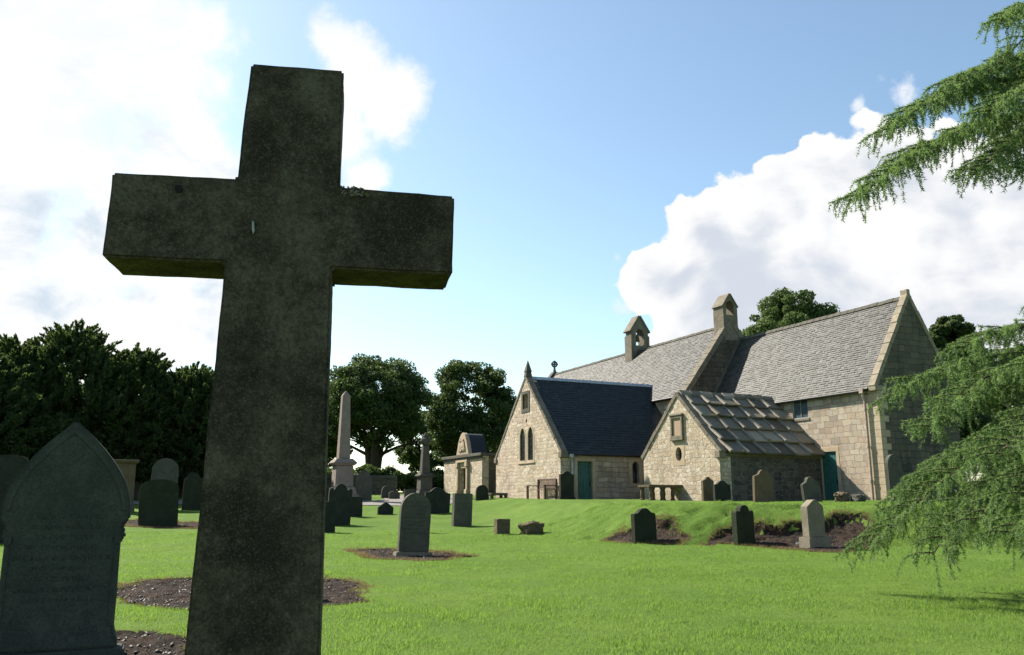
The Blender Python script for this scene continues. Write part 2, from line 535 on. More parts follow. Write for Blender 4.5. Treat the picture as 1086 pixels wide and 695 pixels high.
def mat_leaf(name, cols, trans, tw=.45, rough=.6, patch=False):
    m_, t, o = mat(name)
    g = t.node('ShaderNodeNewGeometry')
    rnd = g.outputs['Random Per Island']
    c = t.ramp(rnd, [(i / (len(cols) - 1), q) for i, q in enumerate(cols)])
    if patch:
        ov = objvec(t)
        c = t.mix(t.math('MULTIPLY', t.smooth(t.noise(ov, .8, 7, .66), .46, .66), .55), c, (.055, .100, .020))
        c = t.mix(t.math('MULTIPLY', t.smooth(t.noise(ov, 1.9, 6, .7), .55, .72), .30), c, (.15, .17, .055))
    d = t.node('ShaderNodeBsdfPrincipled', None, Roughness=rough)
    d.inputs['Specular IOR Level'].default_value = .2
    t.l.new(c, d.inputs['Base Color'])
    tr = t.node('ShaderNodeBsdfTranslucent', None, Color=t.mix(.75, c, trans))
    mx = t.node('ShaderNodeMixShader', None, Fac=tw)
    t.l.new(d.outputs[0], mx.inputs[1])
    t.l.new(tr.outputs[0], mx.inputs[2])
    t.l.new(mx.outputs[0], o.inputs['Surface'])
    return m_

def mat_slate(name, cols, stain, amt=.4):
    m_, t, o = mat(name)
    g = t.node('ShaderNodeNewGeometry')
    v = objvec(t)
    c = t.ramp(g.outputs['Random Per Island'], [(i / (len(cols) - 1), q) for i, q in enumerate(cols)])
    n_ = t.noise(v, .9, 6, .65)
    f = t.noise(v, 16, 5, .65)
    c = t.mix(t.math('MULTIPLY', t.smooth(n_, .45, .7), amt), c, stain)
    c = t.mix(t.math('MULTIPLY', t.smooth(f, .45, .75), .4), c, tuple(x * .5 for x in cols[0]))
    principled(t, o, c, .62, f, .012, 1.0, .3)
    return m_

M = {}
def ground_mats():
    m_, t, o = mat('lawn')
    v = objvec(t)
    a = t.noise(v, .35, 5, .6)
    b = t.noise(v, 3.0, 6, .7)
    c = t.noise(v, 24, 5, .75)
    col = t.mix(t.smooth(a, .35, .65), (.076, .140, .024), (.106, .172, .033))
    col = t.mix(t.math('MULTIPLY', t.smooth(b, .40, .72), .55), col, (.055, .095, .014))
    col = t.mix(t.math('MULTIPLY', t.smooth(c, .45, .75), .6), col, (.12, .165, .035))
    hg = t.math('ADD', t.math('MULTIPLY', b, .6), t.math('MULTIPLY', c, .5))
    principled(t, o, col, .9, hg, .08, 1.0, .05)
    M['lawn'] = m_
    M['grass'] = mat_leaf('grass blades', [(.080, .150, .028), (.114, .185, .040), (.094, .167, .033), (.155, .195, .06)], (.25, .41, .06), .45, patch=True)
    m_, t, o = mat('soil')
    v = objvec(t)
    a = t.noise(v, 30, 6, .75)
    b = t.noise(v, 4, 5, .6)
    col = t.ramp(a, [(.34, (.010, .008, .007)), (.52, (.036, .027, .022)), (.66, (.080, .061, .050)), (.8, (.16, .135, .11))])
    col = t.mix(t.smooth(b, .45, .65), col, t.mix(.5, col, (.10, .06, .04)))
    principled(t, o, col, .95, a, .09, 1.0, .1)
    M['soil'] = m_
    m_, t, o = mat('gravel')
    v = objvec(t)
    a = t.noise(v, 40, 5, .8)
    col = t.ramp(a, [(.3, (.10, .095, .09)), (.7, (.27, .25, .23))])
    principled(t, o, col, .95, a, .02, 1.0, .1)
    M['gravel'] = m_
ground_mats()
WARM = [(.29, .235, .18), (.37, .305, .235), (.31, .235, .175), (.45, .39, .315), (.26, .22, .18), (.39, .30, .22), (.35, .30, .245), (.41, .345, .27), (.34, .285, .22)]
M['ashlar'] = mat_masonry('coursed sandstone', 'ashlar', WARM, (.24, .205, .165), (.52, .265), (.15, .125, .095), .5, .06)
M['ashlar_shade'] = mat_masonry('weathered sandstone darkened for shade', 'ashlar', [(.085, .078, .062), (.12, .105, .08), (.07, .066, .056), (.14, .115, .085)], (.06, .055, .046), (.60, .28), (.035, .037, .028), .65, .05, 1.3)  # shade of the unlit gables put into the stone colour; boundary wall shares it
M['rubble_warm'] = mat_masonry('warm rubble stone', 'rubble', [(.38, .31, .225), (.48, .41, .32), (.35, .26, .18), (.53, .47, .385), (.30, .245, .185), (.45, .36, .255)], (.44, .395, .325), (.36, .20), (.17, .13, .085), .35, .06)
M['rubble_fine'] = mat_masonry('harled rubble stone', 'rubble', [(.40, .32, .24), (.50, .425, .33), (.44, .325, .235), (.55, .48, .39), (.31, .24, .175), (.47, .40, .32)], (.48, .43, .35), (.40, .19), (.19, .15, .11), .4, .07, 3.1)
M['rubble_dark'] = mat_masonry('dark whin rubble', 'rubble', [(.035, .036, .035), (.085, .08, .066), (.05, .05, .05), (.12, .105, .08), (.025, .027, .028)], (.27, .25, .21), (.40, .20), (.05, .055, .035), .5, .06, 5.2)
M['dressed'] = mat_stone('dressed sandstone', (.36, .28, .195), (.44, .36, .26), (.5, .47, .38), .3, (.12, .11, .06), .3, .6, bump=.01)
M['coping'] = mat_stone('weathered coping', (.13, .115, .09), (.21, .182, .142), (.34, .33, .28), .4, (.06, .06, .03), .4, .6, bump=.012)
M['skew'] = mat_stone('pale skew stones', (.20, .17, .13), (.30, .255, .195), (.42, .40, .34), .4, (.08, .08, .045), .5, .7, bump=.012)
M['coping_grey'] = mat_stone('grey coping', (.075, .072, .062), (.12, .11, .09), (.25, .25, .21), .4, (.06, .07, .035), .4, .6, bump=.012)
M['slate_grey'] = mat_slate('grey stone slates', [(.036, .036, .035), (.060, .059, .056), (.047, .046, .044), (.080, .078, .074), (.052, .050, .046)], (.038, .035, .026), .6)
M['slate_blue'] = mat_slate('blue slates', [(.012, .018, .020), (.020, .027, .030), (.015, .021, .023), (.027, .034, .036)], (.010, .014, .014), .4)
M['slab'] = mat_slate('stone roof slabs', [(.045, .043, .036), (.20, .175, .13), (.075, .068, .052), (.34, .29, .215), (.06, .056, .044)], (.13, .09, .04), .5)
M['slab_joint'] = mat_slate('pale roof joint slabs', [(.19, .17, .135), (.25, .22, .175), (.15, .135, .11)], (.17, .11, .06), .4)
M['lead'] = mat_plain('lead', (.30, .34, .40), .5, .2, 5)
M['dark_deck'] = mat_plain('roof boarding', (.05, .045, .04), .9)
M['teal'] = mat_plain('teal painted boards', (.028, .105, .095), .5, .25, 9)
M['pipe'] = mat_plain('painted iron pipe', (.30, .235, .195), .6, .3, 6)
M['iron'] = mat_plain('black iron', (.02, .02, .022), .5, .2, 6)
M['glass'] = mat_plain('dark leaded glass', (.018, .024, .028), .12, .3, 4, 0, .6, .002)
M['glass_blue'] = mat_plain('blue grey window glass', (.06, .085, .10), .10, .3, 4, 0, .6, .002)
M['frame_paint'] = mat_plain('white window paint', (.26, .27, .26), .5, .2)
M['wood'] = mat_plain('weathered bench wood', (.085, .05, .034), .7, .35, 12)
M['dark_wood'] = mat_plain('dark door wood', (.045, .035, .028), .6, .3, 10)
M['bronze'] = mat_plain('bell bronze', (.10, .085, .05), .45, .2, 5, .7)
M['void'] = mat_plain('dark interior', (.012, .011, .01), .9)
M['pinkish'] = mat_stone('pink sandstone panel', (.33, .24, .165), (.38, .28, .20), (.5, .4, .3), .2, (.2, .14, .08), .2, 1.0)
# gravestone stones
M['st_cross'] = mat_stone('cross stone', (.030, .026, .018), (.108, .092, .064), (.13, .14, .115), .35, (.020, .024, .010), .45, 1.5, None, .006, .35)
M['st_gothic'] = mat_stone('gothic headstone stone', (.040, .047, .039), (.064, .071, .057), (.12, .13, .12), .15, (.018, .026, .016), .35, 1.2, (.34, .42, 1.10, 9), .003)
M['st_main'] = mat_stone('inscribed grey headstone', (.070, .072, .056), (.105, .100, .078), (.22, .22, .18), .3, (.032, .042, .020), .3, 1.0, (.33, .48, 1.2, 9), .005)
M['st_green'] = mat_stone('mossy green headstone', (.022, .028, .017), (.036, .041, .025), (.10, .11, .085), .25, (.03, .05, .015), .5, 1.0)
M['st_dark'] = mat_stone('dark headstone', (.022, .025, .020), (.038, .042, .032), (.10, .11, .085), .3, (.03, .04, .02), .4, 1.0)
M['st_grey'] = mat_stone('grey headstone', (.064, .064, .054), (.10, .096, .078), (.22, .22, .18), .3, (.042, .05, .026), .35, 1.0)
M['st_sand'] = mat_stone('tan headstone', (.10, .076, .048), (.14, .108, .07), (.25, .23, .18), .3, (.12, .11, .05), .35, 1.0)
M['st_pale'] = mat_stone('pale sandstone headstone', (.17, .15, .115), (.23, .20, .15), (.3, .3, .25), .3, (.06, .075, .03), .3, 1.0)
M['st_pink'] = mat_stone('pink granite', (.19, .155, .135), (.25, .205, .175), (.34, .30, .27), .2, (.12, .10, .07), .2, 1.0)
M['bark'] = mat_plain('bark', (.045, .035, .026), .95, .4, 10, 0, .1, .03)
M['leaf_oak'] = mat_leaf('deciduous leaves', [(.026, .050, .016), (.042, .076, .020), (.058, .094, .026)], (.09, .14, .03), .30)
M['leaf_yew'] = mat_leaf('yew leaves', [(.028, .046, .018), (.042, .067, .023), (.062, .090, .030)], (.10, .145, .035), .32)
M['leaf_back'] = mat_leaf('bright deciduous leaves', [(.045, .080, .022), (.062, .105, .028), (.085, .13, .036)], (.12, .18, .04), .30)
M['cedar'] = mat_leaf('cedar needles', [(.062, .115, .044), (.092, .160, .056), (.14, .21, .075)], (.22, .34, .095), .40)

# ------------------------------------------------------------------ ground sheet, soil beds, path
def spaced(lo, hi, fine_lo, fine_hi, fine, mid_lo, mid_hi, mid, far):
    xs = list(np.arange(fine_lo, fine_hi, fine))
    xs += list(np.arange(fine_hi, mid_hi, mid))
    xs = list(np.arange(mid_lo, fine_lo, mid)) + xs
    s, q = mid, mid_hi
    while q < hi:
        xs.append(q); q += s; s *= 1.4
    xs.append(hi)
    s, q = mid, mid_lo - mid
    while q > lo:
        xs.insert(0, q); q -= s; s *= 1.4
    xs.insert(0, lo)
    return np.array(sorted(set(np.round(xs, 4))))
gx = spaced(-2500, 2500, -7, 13, .13, -40, 50, .5, 0)
gy = spaced(-2500, 3500, 3.5, 29, .12, -6, 80, .45, 0)
GX, GY = np.meshgrid(gx, gy)
GZ = H(GX, GY)
nx, ny = len(gx), len(gy)
idx = np.arange(nx * ny).reshape(ny, nx)
fcs = np.stack([idx[:-1, :-1], idx[:-1, 1:], idx[1:, 1:], idx[1:, :-1]], -1).reshape(-1, 4)
ground = link('ground', np_mesh('ground', np.stack([GX, GY, GZ], -1).reshape(-1, 3), fcs, True), M['lawn'])
tag(ground, 'mown green lawn rising to the church mound', 'ground', kind='structure')

def patch(name, x0, x1, y0, y1, step, inside, mat_, zoff, rough=0.0, seed=11):
    xs = np.arange(x0, x1, step)
    ys = np.arange(y0, y1, step)
    X, Y = np.meshgrid(xs, ys)
    Z = H(X, Y) + zoff
    sd = inside(X, Y)
    if rough:
        Z = Z + np.clip(sd * 6, 0, 1) * (rough * (vnoise(X * 9, Y * 9, seed) + .7 * vnoise(X * 19, Y * 19, seed + 1)) + rough * .4)
    n_, m_ = X.shape
    id_ = np.arange(n_ * m_).reshape(n_, m_)
    f = np.stack([id_[:-1, :-1], id_[:-1, 1:], id_[1:, 1:], id_[1:, :-1]], -1).reshape(-1, 4)
    keep = (sd.ravel()[f].mean(1) > 0)
    f = f[keep]
    used = np.unique(f)
    remap = np.full(n_ * m_, -1)
    remap[used] = np.arange(len(used))
    v = np.stack([X, Y, Z], -1).reshape(-1, 3)[used]
    return link(name, np_mesh(name, v, remap[f], True), mat_)
BED_LABEL = {'cross': 'bare brown soil patch on the lawn behind the large cross', 'gothic': 'dark soil around the foot of the pointed headstone',
             'main': 'thin soil ring round the upright grey headstone', 'bankA': 'triangular soil cut into the bank behind the green headstone',
             'bankB': 'wide soil cut into the bank behind two headstones', 'left': 'narrow soil strip at a headstone foot on the left'}
for k, pl in BEDS.items():
    (x0, y0), (x1, y1) = pl.min(0) - .4, pl.max(0) + .4
    y0 = max(y0, 1.0)
    fn = lambda X, Y, pl=pl: poly_sdf(X, Y, pl) + bed_wob(X, Y)
    o = patch('soil_bed', x0, x1, y0, y1, .045, fn, M['soil'], .014, .055)
    tag(o, BED_LABEL[k], 'soil', kind='structure')
PATH = np.array([(-42, 47.5), (-9, 44.5), (-3.5, 44.5), (-2.2, 50), (-4, 58), (-7.5, 58), (-8, 49.3), (-42, 51)])
o = patch('path', -42, -2, 44, 58.5, .22, lambda X, Y: poly_sdf(X, Y, PATH) + .5 * vnoise(X * .9, Y * .9, 9), M['gravel'], .03)
tag(o, 'grey gravel path crossing the grass before the mausoleum', 'path', kind='structure')

# ------------------------------------------------------------------ the church
O = at(941, 532, 36.0)
CA = R(-25.2)
Ld = Vector((math.sin(CA), math.cos(CA), 0))
Nd = Vector((-Ld.y, Ld.x, 0))
ZB = 1.0
CH_ROT = math.atan2(-Ld.y, -Ld.x)
church = empty('stone_church', (O.x, O.y, ZB), CH_ROT)
tag(church, 'old sandstone church with grey slate roofs and two bellcotes', 'church')
def P(l, n, z):
    return Vector((-l, -n, z - ZB))
VL, VN, VZ = Vector((-1, 0, 0)), Vector((0, -1, 0)), Vector((0, 0, 1))
GZB = .3     # foot of the walls, below ground
def wall_n(mb, l0, l1, n, z1, th, holes=(), z0=GZB):
    """wall facing +n"""
    mb.panel([(l0, z0), (l1, z0), (l1, z1), (l0, z1)], P(0, n, 0), VL, VZ, -VN * th, holes)
def rect(a0, a1, b0, b1):
    return [(a0, b0), (a0, b1), (a1, b1), (a1, b0)]
def arch(a0, a1, b0, b1, pointed=1.3, n=7):
    w_ = a1 - a0
    c_ = (a0 + a1) / 2
    pts = [(a0, b0), (a0, b1 - w_ * .5 * pointed)]
    hs = w_ * .5 * pointed
    for i in range(1, n):
        t_ = i / n
        pts.append((a0 + w_ / 2 * (1 - math.cos(t_ * math.pi / 2)), b1 - hs + hs * math.sin(t_ * math.pi / 2) ** (1.0 if pointed <= 1.05 else 1.25)))
    pts.append((c_, b1))
    pts += [(2 * c_ - a, b) for a, b in reversed(pts[2:-1])]
    pts += [(a1, b1 - hs), (a1, b0)]
    return pts
def ring(mb, outer, inner, o, ux, uy, d):
    mb.panel(outer, o, ux, uy, d, [inner])

def slates(name, l0, l1, e, r, size, mat_, parent, axis='l', jitter=.05, th=.018, seed=1, clip=None, right=True):
    """courses of slates on a slope. axis 'l': slope from eave e=(n,z) to ridge r=(n,z), running along l.
    axis 'n': slope from e=(l,z) to r=(l,z), running along n from l0 to l1"""
    rr = random.Random(seed)
    e2, r2 = Vector(e), Vector(r)
    L_ = (r2 - e2).length
    up = (r2 - e2) / L_
    nrm = Vector((-up.y, up.x)) if right else Vector((up.y, -up.x))
    if nrm.y < 0:
        nrm = -nrm
    w_, hgt = size
    mb = MB()
    rows = int(L_ / hgt)
    hgt = L_ / rows
    for i in range(rows):
        hw = hgt * 1.55 if i < rows - 1 else hgt
        x = l0 - (w_ * .5 if i % 2 else 0) - rr.random() * w_ * .3
        while x < l1:
            ww = w_ * rr.uniform(.75, 1.25)
            a, b = max(x + .004, l0), min(x + ww - .004, l1)
            x += ww
            if b - a < .03:
                continue
            if clip and not clip((a + b) / 2, e2 + up * (i * hgt)):
                continue
            drop = rr.uniform(-jitter, jitter) * hgt
            lift = th * rr.uniform(1.4, 2.6)
            pts = []
            for off in (0.0, th):
                for (s_, q) in ((a, 0), (b, 0), (b, 1), (a, 1)):
                    d_ = i * hgt + drop if q == 0 else i * hgt + hw
                    d_ = min(max(d_, 0 - .04), L_)
                    li = (lift if q == 0 else .004) + off + rr.uniform(0, .004)
                    c2 = e2 + up * d_ + nrm * li
                    pts.append(P(s_, c2.x, c2.y) if axis == 'l' else P(c2.x, s_, c2.y))
            mb.hexa(pts)
    return mb.build(name, mat_, parent)

def deck(mb, a0, a1, e, r, axis='l', th=.14):
    e2, r2 = Vector(e), Vector(r)
    up = (r2 - e2).normalized()
    nn = Vector((-up.y, up.x))
    if nn.y < 0:
        nn = -nn
    q = [e2 - nn * th, r2 - nn * th, r2, e2]
    f = (lambda s_, c: P(s_, c.x, c.y)) if axis == 'l' else (lambda s_, c: P(c.x, s_, c.y))
    mb.hexa([f(a0, q[0]), f(a1, q[0]), f(a1, q[1]), f(a0, q[1]), f(a0, q[3]), f(a1, q[3]), f(a1, q[2]), f(a0, q[2])])

def coping(mb, a0, a1, e, r, axis='l', th=.16, seg=.55, seed=3):
    """row of skew stones laid up the gable edge"""
    rr = random.Random(seed)
    e2, r2 = Vector(e), Vector(r)
    L_ = (r2 - e2).length
    up = (r2 - e2) / L_
    nn = Vector((-up.y, up.x))
    if nn.y < 0:
        nn = -nn
    f = (lambda s_, c: P(s_, c.x, c.y)) if axis == 'l' else (lambda s_, c: P(c.x, s_, c.y))
    d = 0
    while d < L_ - .05:
        s_ = min(seg * rr.uniform(.75, 1.3), L_ - d)
        if L_ - d - s_ < .2:
            s_ = L_ - d
        j = rr.uniform(-.012, .012)
        p0, p1 = e2 + up * (d + .006), e2 + up * (d + s_ - .006)
        k = th + rr.uniform(-.012, .012)
        lo0, lo1 = p0 - nn * .10, p1 - nn * .10
        h0, h1 = p0 + nn * k, p1 + nn * k
        mb.hexa([f(a0 + j, lo0), f(a1 + j, lo0), f(a1 + j, lo1), f(a0 + j, lo1), f(a0 + j, h0), f(a1 + j, h0), f(a1 + j, h1), f(a0 + j, h1)])
        d += s_

# ---- chancel
HC, CE, CR = -2.51, 6.05, 10.3
mb = MB()
win_c = rect(4.12, 5.14, 5.00, 5.97)
door_c = rect(2.60, 3.52, .5, 3.34)
wall_n(mb, .6, 11.53, 0, CE, .6, [win_c, door_c])
mb.build('chancel_wall', M['ashlar'], church)
mb = MB()
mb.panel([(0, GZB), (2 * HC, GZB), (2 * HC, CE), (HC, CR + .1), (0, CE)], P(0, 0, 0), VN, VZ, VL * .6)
mb.build('gable_wall', M['ashlar_shade'], church)
mb = MB(); wall_n(mb, .6, 11.53, 2 * HC + .6, CE, .6); mb.build('chancel_wall', M['ashlar_shade'], church)
# quoins at the near corner, slightly proud
mb = MB()
z, i = GZB, 0
while z < CE - .3:
    h_ = random.uniform(.27, .36)
    a, b = (.66, .30) if i % 2 else (.63, .55)
    mb.panel([(-.004, -.004 + .008), (a, .008), (a, -.05), (.05, -.05), (.05, -b), (-.008, -b), (-.008, .008)], P(0, 0, z), VL, VN, VZ * (h_ - .012))
    z += h_; i += 1
mb.build('quoins', M['dressed'], church, .01)
dk = MB()
deck(dk, .35, 11.6, (.16, CE - .12), (HC, CR), 'l'); deck(dk, .35, 11.6, (2 * HC - .16, CE - .12), (HC, CR), 'l')
rf = dk.build('chancel_roof', M['dark_deck'], church)
slates('slates', .36, 11.53, (.17, CE - .12), (HC, CR), (.20, .13), M['slate_grey'], rf, seed=2)
slates('slates', .36, 11.53, (2 * HC - .17, CE - .12), (HC, CR), (.30, .25), M['slate_grey'], rf, seed=3, right=False)
mb = MB()
x = .3
while x < 11.4:
    mb.panel([(-.17, -.12), (0, .09), (.17, -.12), (.12, -.13), (0, .01), (-.12, -.13)], P(x + .005, HC, CR + random.uniform(-.01, .01) + .03), VN, VZ, VL * .44)
    x += .45
mb.build('ridge_stones', M['coping_grey'], rf, .012)
mb = MB()
coping(mb, -.05, .34, (.10, CE - .05), (HC, CR + .12), th=.10, seed=5); coping(mb, -.05, .34, (2 * HC - .10, CE - .05), (HC, CR + .12), th=.10, seed=6)
mb.box(P(-.06, .16, CE - .22), P(.36, -.28, CE + .02))
mb.box(P(-.05, HC - .10, CR + .10), P(.34, HC + .10, CR + .36))
mb.build('coping', M['skew'], church, .018, rough=.006)
# eaves course and gutter
mb = MB(); mb.box(P(.62, .10, CE - .17), P(11.5, .002, CE - .02)); mb.build('eaves_course', M['coping_grey'], church)
mb = MB()
mb.tube([P(.5, .21, CE - .17), P(11.5, .21, CE - .15)], .055, 8); mb.build('gutter', M['iron'], church)
mb = MB()
mb.tube([P(.64, .20, CE - .20), P(.64, .19, CE - .38), P(.64, .10, CE - .62), P(.64, .10, 1.0)], .055, 10)
for z in (5.0, 3.4, 1.9):
    mb.tube([P(.64, .10, z), P(.64, .10, z + .10)], .072, 10)
mb.box(P(.54, .30, CE - .28), P(.74, .10, CE - .08))
mb.build('downpipe', M['pipe'], church, smooth=False)
# window under the eaves
mb = MB(); ring(mb, rect(4.12, 5.14, 5.00, 5.97), rect(4.17, 5.09, 5.05, 5.93), P(0, -.03, 0), VL, VZ, -VN * .08)
mb.box(P(4.615, -.04, 5.05), P(4.645, -.069, 5.93))
wn = mb.build('window', M['frame_paint'], church)
mb = MB(); mb.box(P(4.16, -.07, 5.04), P(5.10, -.09, 5.94)); mb.build('pane', M['glass_blue'], wn)
mb = MB(); mb.box(P(4.04, .04, 4.88), P(5.22, -.028, 4.998)); mb.build('sill', M['coping'], wn, .01)
def plank_door(l0, l1, z0, z1, plane, axis, mat_, n=6):
    """planks; axis 'n': door facing +n at n=plane, 'l': door facing -l at l=plane"""
    mb = MB()
    wd = (l1 - l0) / n
    for i in range(n):
        a, b = l0 + i * wd + .004, l0 + (i + 1) * wd - .004
        if axis == 'n':
            mb.box(P(a, plane, z0), P(b, plane - .05, z1))
        else:
            mb.box(P(plane, a, z0), P(plane + .05, b, z1))
    d_ = mb.build('door', mat_, church, .006)
    mb = MB()
    if axis == 'n':
        mb.tube([P(l0 + .10, plane + .05, z0 + 1.0), P(l0 + .10, plane + .05, z0 + 1.14)], .014, 6)
        mb.box(P(l0 + .07, plane + .012, z0 + .94), P(l0 + .13, plane + .001, z0 + 1.2))
    else:
        mb.tube([P(plane - .05, l0 + .10, z0 + 1.0), P(plane - .05, l0 + .10, z0 + 1.14)], .014, 6)
        mb.box(P(plane - .012, l0 + .07, z0 + .94), P(plane - .001, l0 + .13, z0 + 1.2))
    mb.build('handle', M['iron'], d_)
    return d_
plank_door(2.60, 3.52, .9, 3.34, -.07, 'n', M['teal'])
mb = MB()
ring(mb, [(2.42, 1.0), (2.42, 3.55), (3.545, 3.55), (3.545, 1.0)], rect(2.605, 3.515, .9, 3.335), P(0, .012, 0), VL, VZ, -VN * .10)
mb.build('door_surround', M['dressed'], church, .01)

# ---- nave
NN, NR_N, NE, NR = 1.30, -1.90, 7.10, 11.15
NB = 2 * NR_N - NN
mb = MB(); wall_n(mb, 12.13, 33.0, NN, NE, .6); mb.build('nave_wall', M['ashlar'], church)
mb = MB(); wall_n(mb, 12.13, 33.0, NB + .6, NE, .6); mb.build('nave_wall', M['ashlar_shade'], church)
for l_ in (11.53, 33.0):
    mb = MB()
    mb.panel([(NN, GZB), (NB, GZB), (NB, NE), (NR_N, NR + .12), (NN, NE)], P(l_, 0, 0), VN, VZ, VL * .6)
    mb.build('gable_wall', M['ashlar_shade'], church)
dk = MB()
sl = (NR - NE) / (NN - NR_N)
eN = (NN + .20, NE - .20 * sl + .04)
eB = (NB - .20, NE - .20 * sl + .04)
deck(dk, 11.9, 33.3, eN, (NR_N, NR)); deck(dk, 11.9, 33.3, eB, (NR_N, NR))
rf = dk.build('nave_roof', M['dark_deck'], church)
slates('slates', 12.0, 33.2, (eN[0] + .01, eN[1]), (NR_N, NR), (.21, .14), M['slate_grey'], rf, seed=4)
slates('slates', 12.0, 33.2, (eB[0] - .01, eB[1]), (NR_N, NR), (.34, .30), M['slate_grey'], rf, seed=5, right=False)
mb = MB()
x = 12.3
while x < 33.4:
    mb.panel([(-.17, -.10), (0, .09), (.17, -.10), (.12, -.12), (0, .01), (-.12, -.12)], P(x + .005, NR_N, NR + random.uniform(-.01, .01) + .03), VN, VZ, VL * .44)
    x += .45
mb.build('ridge_stones', M['coping_grey'], rf, .012)
mb = MB()
coping(mb, 11.46, 11.98, (NN + .14, NE - .12), (NR_N, NR + .14), th=.20, seed=8); coping(mb, 11.46, 11.98, (NB - .14, NE - .12), (NR_N, NR + .14), th=.20, seed=9)
mb.box(P(11.45, NN + .25, NE - .40), P(11.99, NN - .2, NE - .12))
mb.build('coping', M['coping'], church, .018, rough=.006)
mb = MB()
coping(mb, 33.1, 33.65, (NN + .14, NE - .12), (NR_N, NR + .14), seed=10); coping(mb, 33.1, 33.65, (NB - .14, NE - .12), (NR_N, NR + .14), seed=11)
mb.build('coping', M['coping_grey'], church, .018)
mb = MB(); mb.tube([P(12.0, NN + .25, eN[1] - .05), P(33.0, NN + .25, eN[1] - .05)], .06, 8); mb.build('gutter', M['iron'], church)
mb = MB(); mb.box(P(12.14, NN + .10, NE - .32), P(32.9, NN + .002, NE - .12)); mb.build('eaves_course', M['coping_grey'], church)
mb = MB(); mb.tube([P(12.0, NN + .25, eN[1] - .1), P(12.0, NN + .12, eN[1] - .5), P(12.0, NN + .12, 1.0)], .05, 8); mb.build('downpipe', M['lead'], church)
# lead flashing where the chancel roof meets the nave gable
mb = MB()
s1 = (CR - (CE - .12)) / (HC - .16)
for (na, nb) in ((.16, HC),):
    za, zb = CE - .12 + .02, CR + .02
    mb.hexa([P(11.38, na, za + .06), P(11.525, na, za + .06), P(11.525, nb, zb + .06), P(11.38, nb, zb + .06),
             P(11.40, na, za + .10), P(11.52, na, za + .26), P(11.52, nb, zb + .26), P(11.40, nb, zb + .10)])
mb.build('flashing', M['coping_grey'], church)
# ---- bellcote on the nave gable
def bell_prism(mb, n0, n1, z0, zs, za, l0, l1, hole):
    c_ = (n0 + n1) / 2
    mb.panel([(n0, z0), (n1, z0), (n1, zs), (c_, za), (n0, zs)], P(l0, 0, 0), VN, VZ, VL * (l1 - l0), [hole] if hole else [])
mb = MB()
bell_prism(mb, -1.36, -2.40, 10.2, 12.22, 12.98, 11.50, 12.42, arch(-2.16, -1.58, 11.72, 12.56, 1.0))
bc = mb.build('bellcote', M['coping'], church, .015, rough=.012, cuts=.16)
mb = MB()
for s_ in (0, 1):
    a, b = ((-1.33, 12.19), (-1.88, 12.985)) if s_ == 0 else ((-2.43, 12.19), (-1.88, 12.985))
    A, B = Vector(a), Vector(b)
    up = (B - A).normalized()
    nn = Vector((-up.y, up.x)); nn = nn if nn.y > 0 else -nn
    q = [A + nn * .003, B + nn * .003, B + nn * .07, A + nn * .07]
    mb.hexa([P(11.46, q[0].x, q[0].y), P(12.46, q[0].x, q[0].y), P(12.46, q[1].x, q[1].y), P(11.46, q[1].x, q[1].y),
             P(11.46, q[3].x, q[3].y), P(12.46, q[3].x, q[3].y), P(12.46, q[2].x, q[2].y), P(11.46, q[2].x, q[2].y)])
mb.build('cap', M['coping'], bc, .012)
# ---- bellcote astride the nave ridge, with its bell
mb = MB()
bell_prism(mb, -1.30, -2.64, 10.5, 12.55, 13.5, 21.0, 21.75, arch(-2.30, -1.64, 11.50, 12.65, 1.15))
bc = mb.build('bellcote', M['coping'], church, .015, rough=.012, cuts=.16, seed=4)
mb = MB()
mb.box(P(20.95, -1.23, 10.4), P(21.80, -1.40, 12.2)); mb.box(P(20.95, -2.54, 10.4), P(21.80, -2.71, 12.2))
for s_ in (0, 1):
    a, b = ((-1.20, 12.42), (-1.97, 13.56)) if s_ == 0 else ((-2.74, 12.42), (-1.97, 13.56))
    A, B = Vector(a), Vector(b)
    up = (B - A).normalized()
    nn = Vector((-up.y, up.x)); nn = nn if nn.y > 0 else -nn
    q = [A - nn * .02, B - nn * .02, B + nn * .10, A + nn * .10]
    mb.hexa([P(20.94, q[0].x, q[0].y), P(21.81, q[0].x, q[0].y), P(21.81, q[1].x, q[1].y), P(20.94, q[1].x, q[1].y),
             P(20.94, q[3].x, q[3].y), P(21.81, q[3].x, q[3].y), P(21.81, q[2].x, q[2].y), P(20.94, q[2].x, q[2].y)])
mb.build('cap', M['coping'], bc, .012)
mb = MB()
prof = [(.05, .0), (.07, -.02), (.12, -.08), (.15, -.22), (.17, -.34), (.22, -.44), (.20, -.44)]
mb.tube([P(21.38, -1.97, 12.28 + z) for r_, z in prof], [r_ for r_, z in prof], 14)
mb.tube([P(21.38, -1.66, 12.32), P(21.38, -2.28, 12.32)], .035, 6)
mb.build('bell', M['bronze'], bc, smooth=False)
# wheel cross finial on the west gable
mb = MB()
c0 = Vector((NR_N, 12.0))
mb.box(P(33.2, NR_N - .09, NR), P(33.45, NR_N + .09, NR + .35))
mb.frustum((-33.32, -NR_N), .16, .16, .11, .11, NR + .34 - ZB, NR + .62 - ZB)
def circ(r_, n=20, c=(0, 0)):
    return [(c[0] + r_ * math.cos(2 * math.pi * i / n), c[1] + r_ * math.sin(2 * math.pi * i / n)) for i in range(n)]
zc = NR + .86
mb.panel(circ(.27), P(33.26, NR_N, zc), VN, VZ, VL * .12, [circ(.18)])
mb.box(P(33.24, NR_N - .05, zc - .26), P(33.40, NR_N + .05, zc + .30))
mb.box(P(33.245, NR_N - .30, zc - .05), P(33.395, NR_N + .30, zc + .05))
mb.build('finial', M['coping_grey'], church)

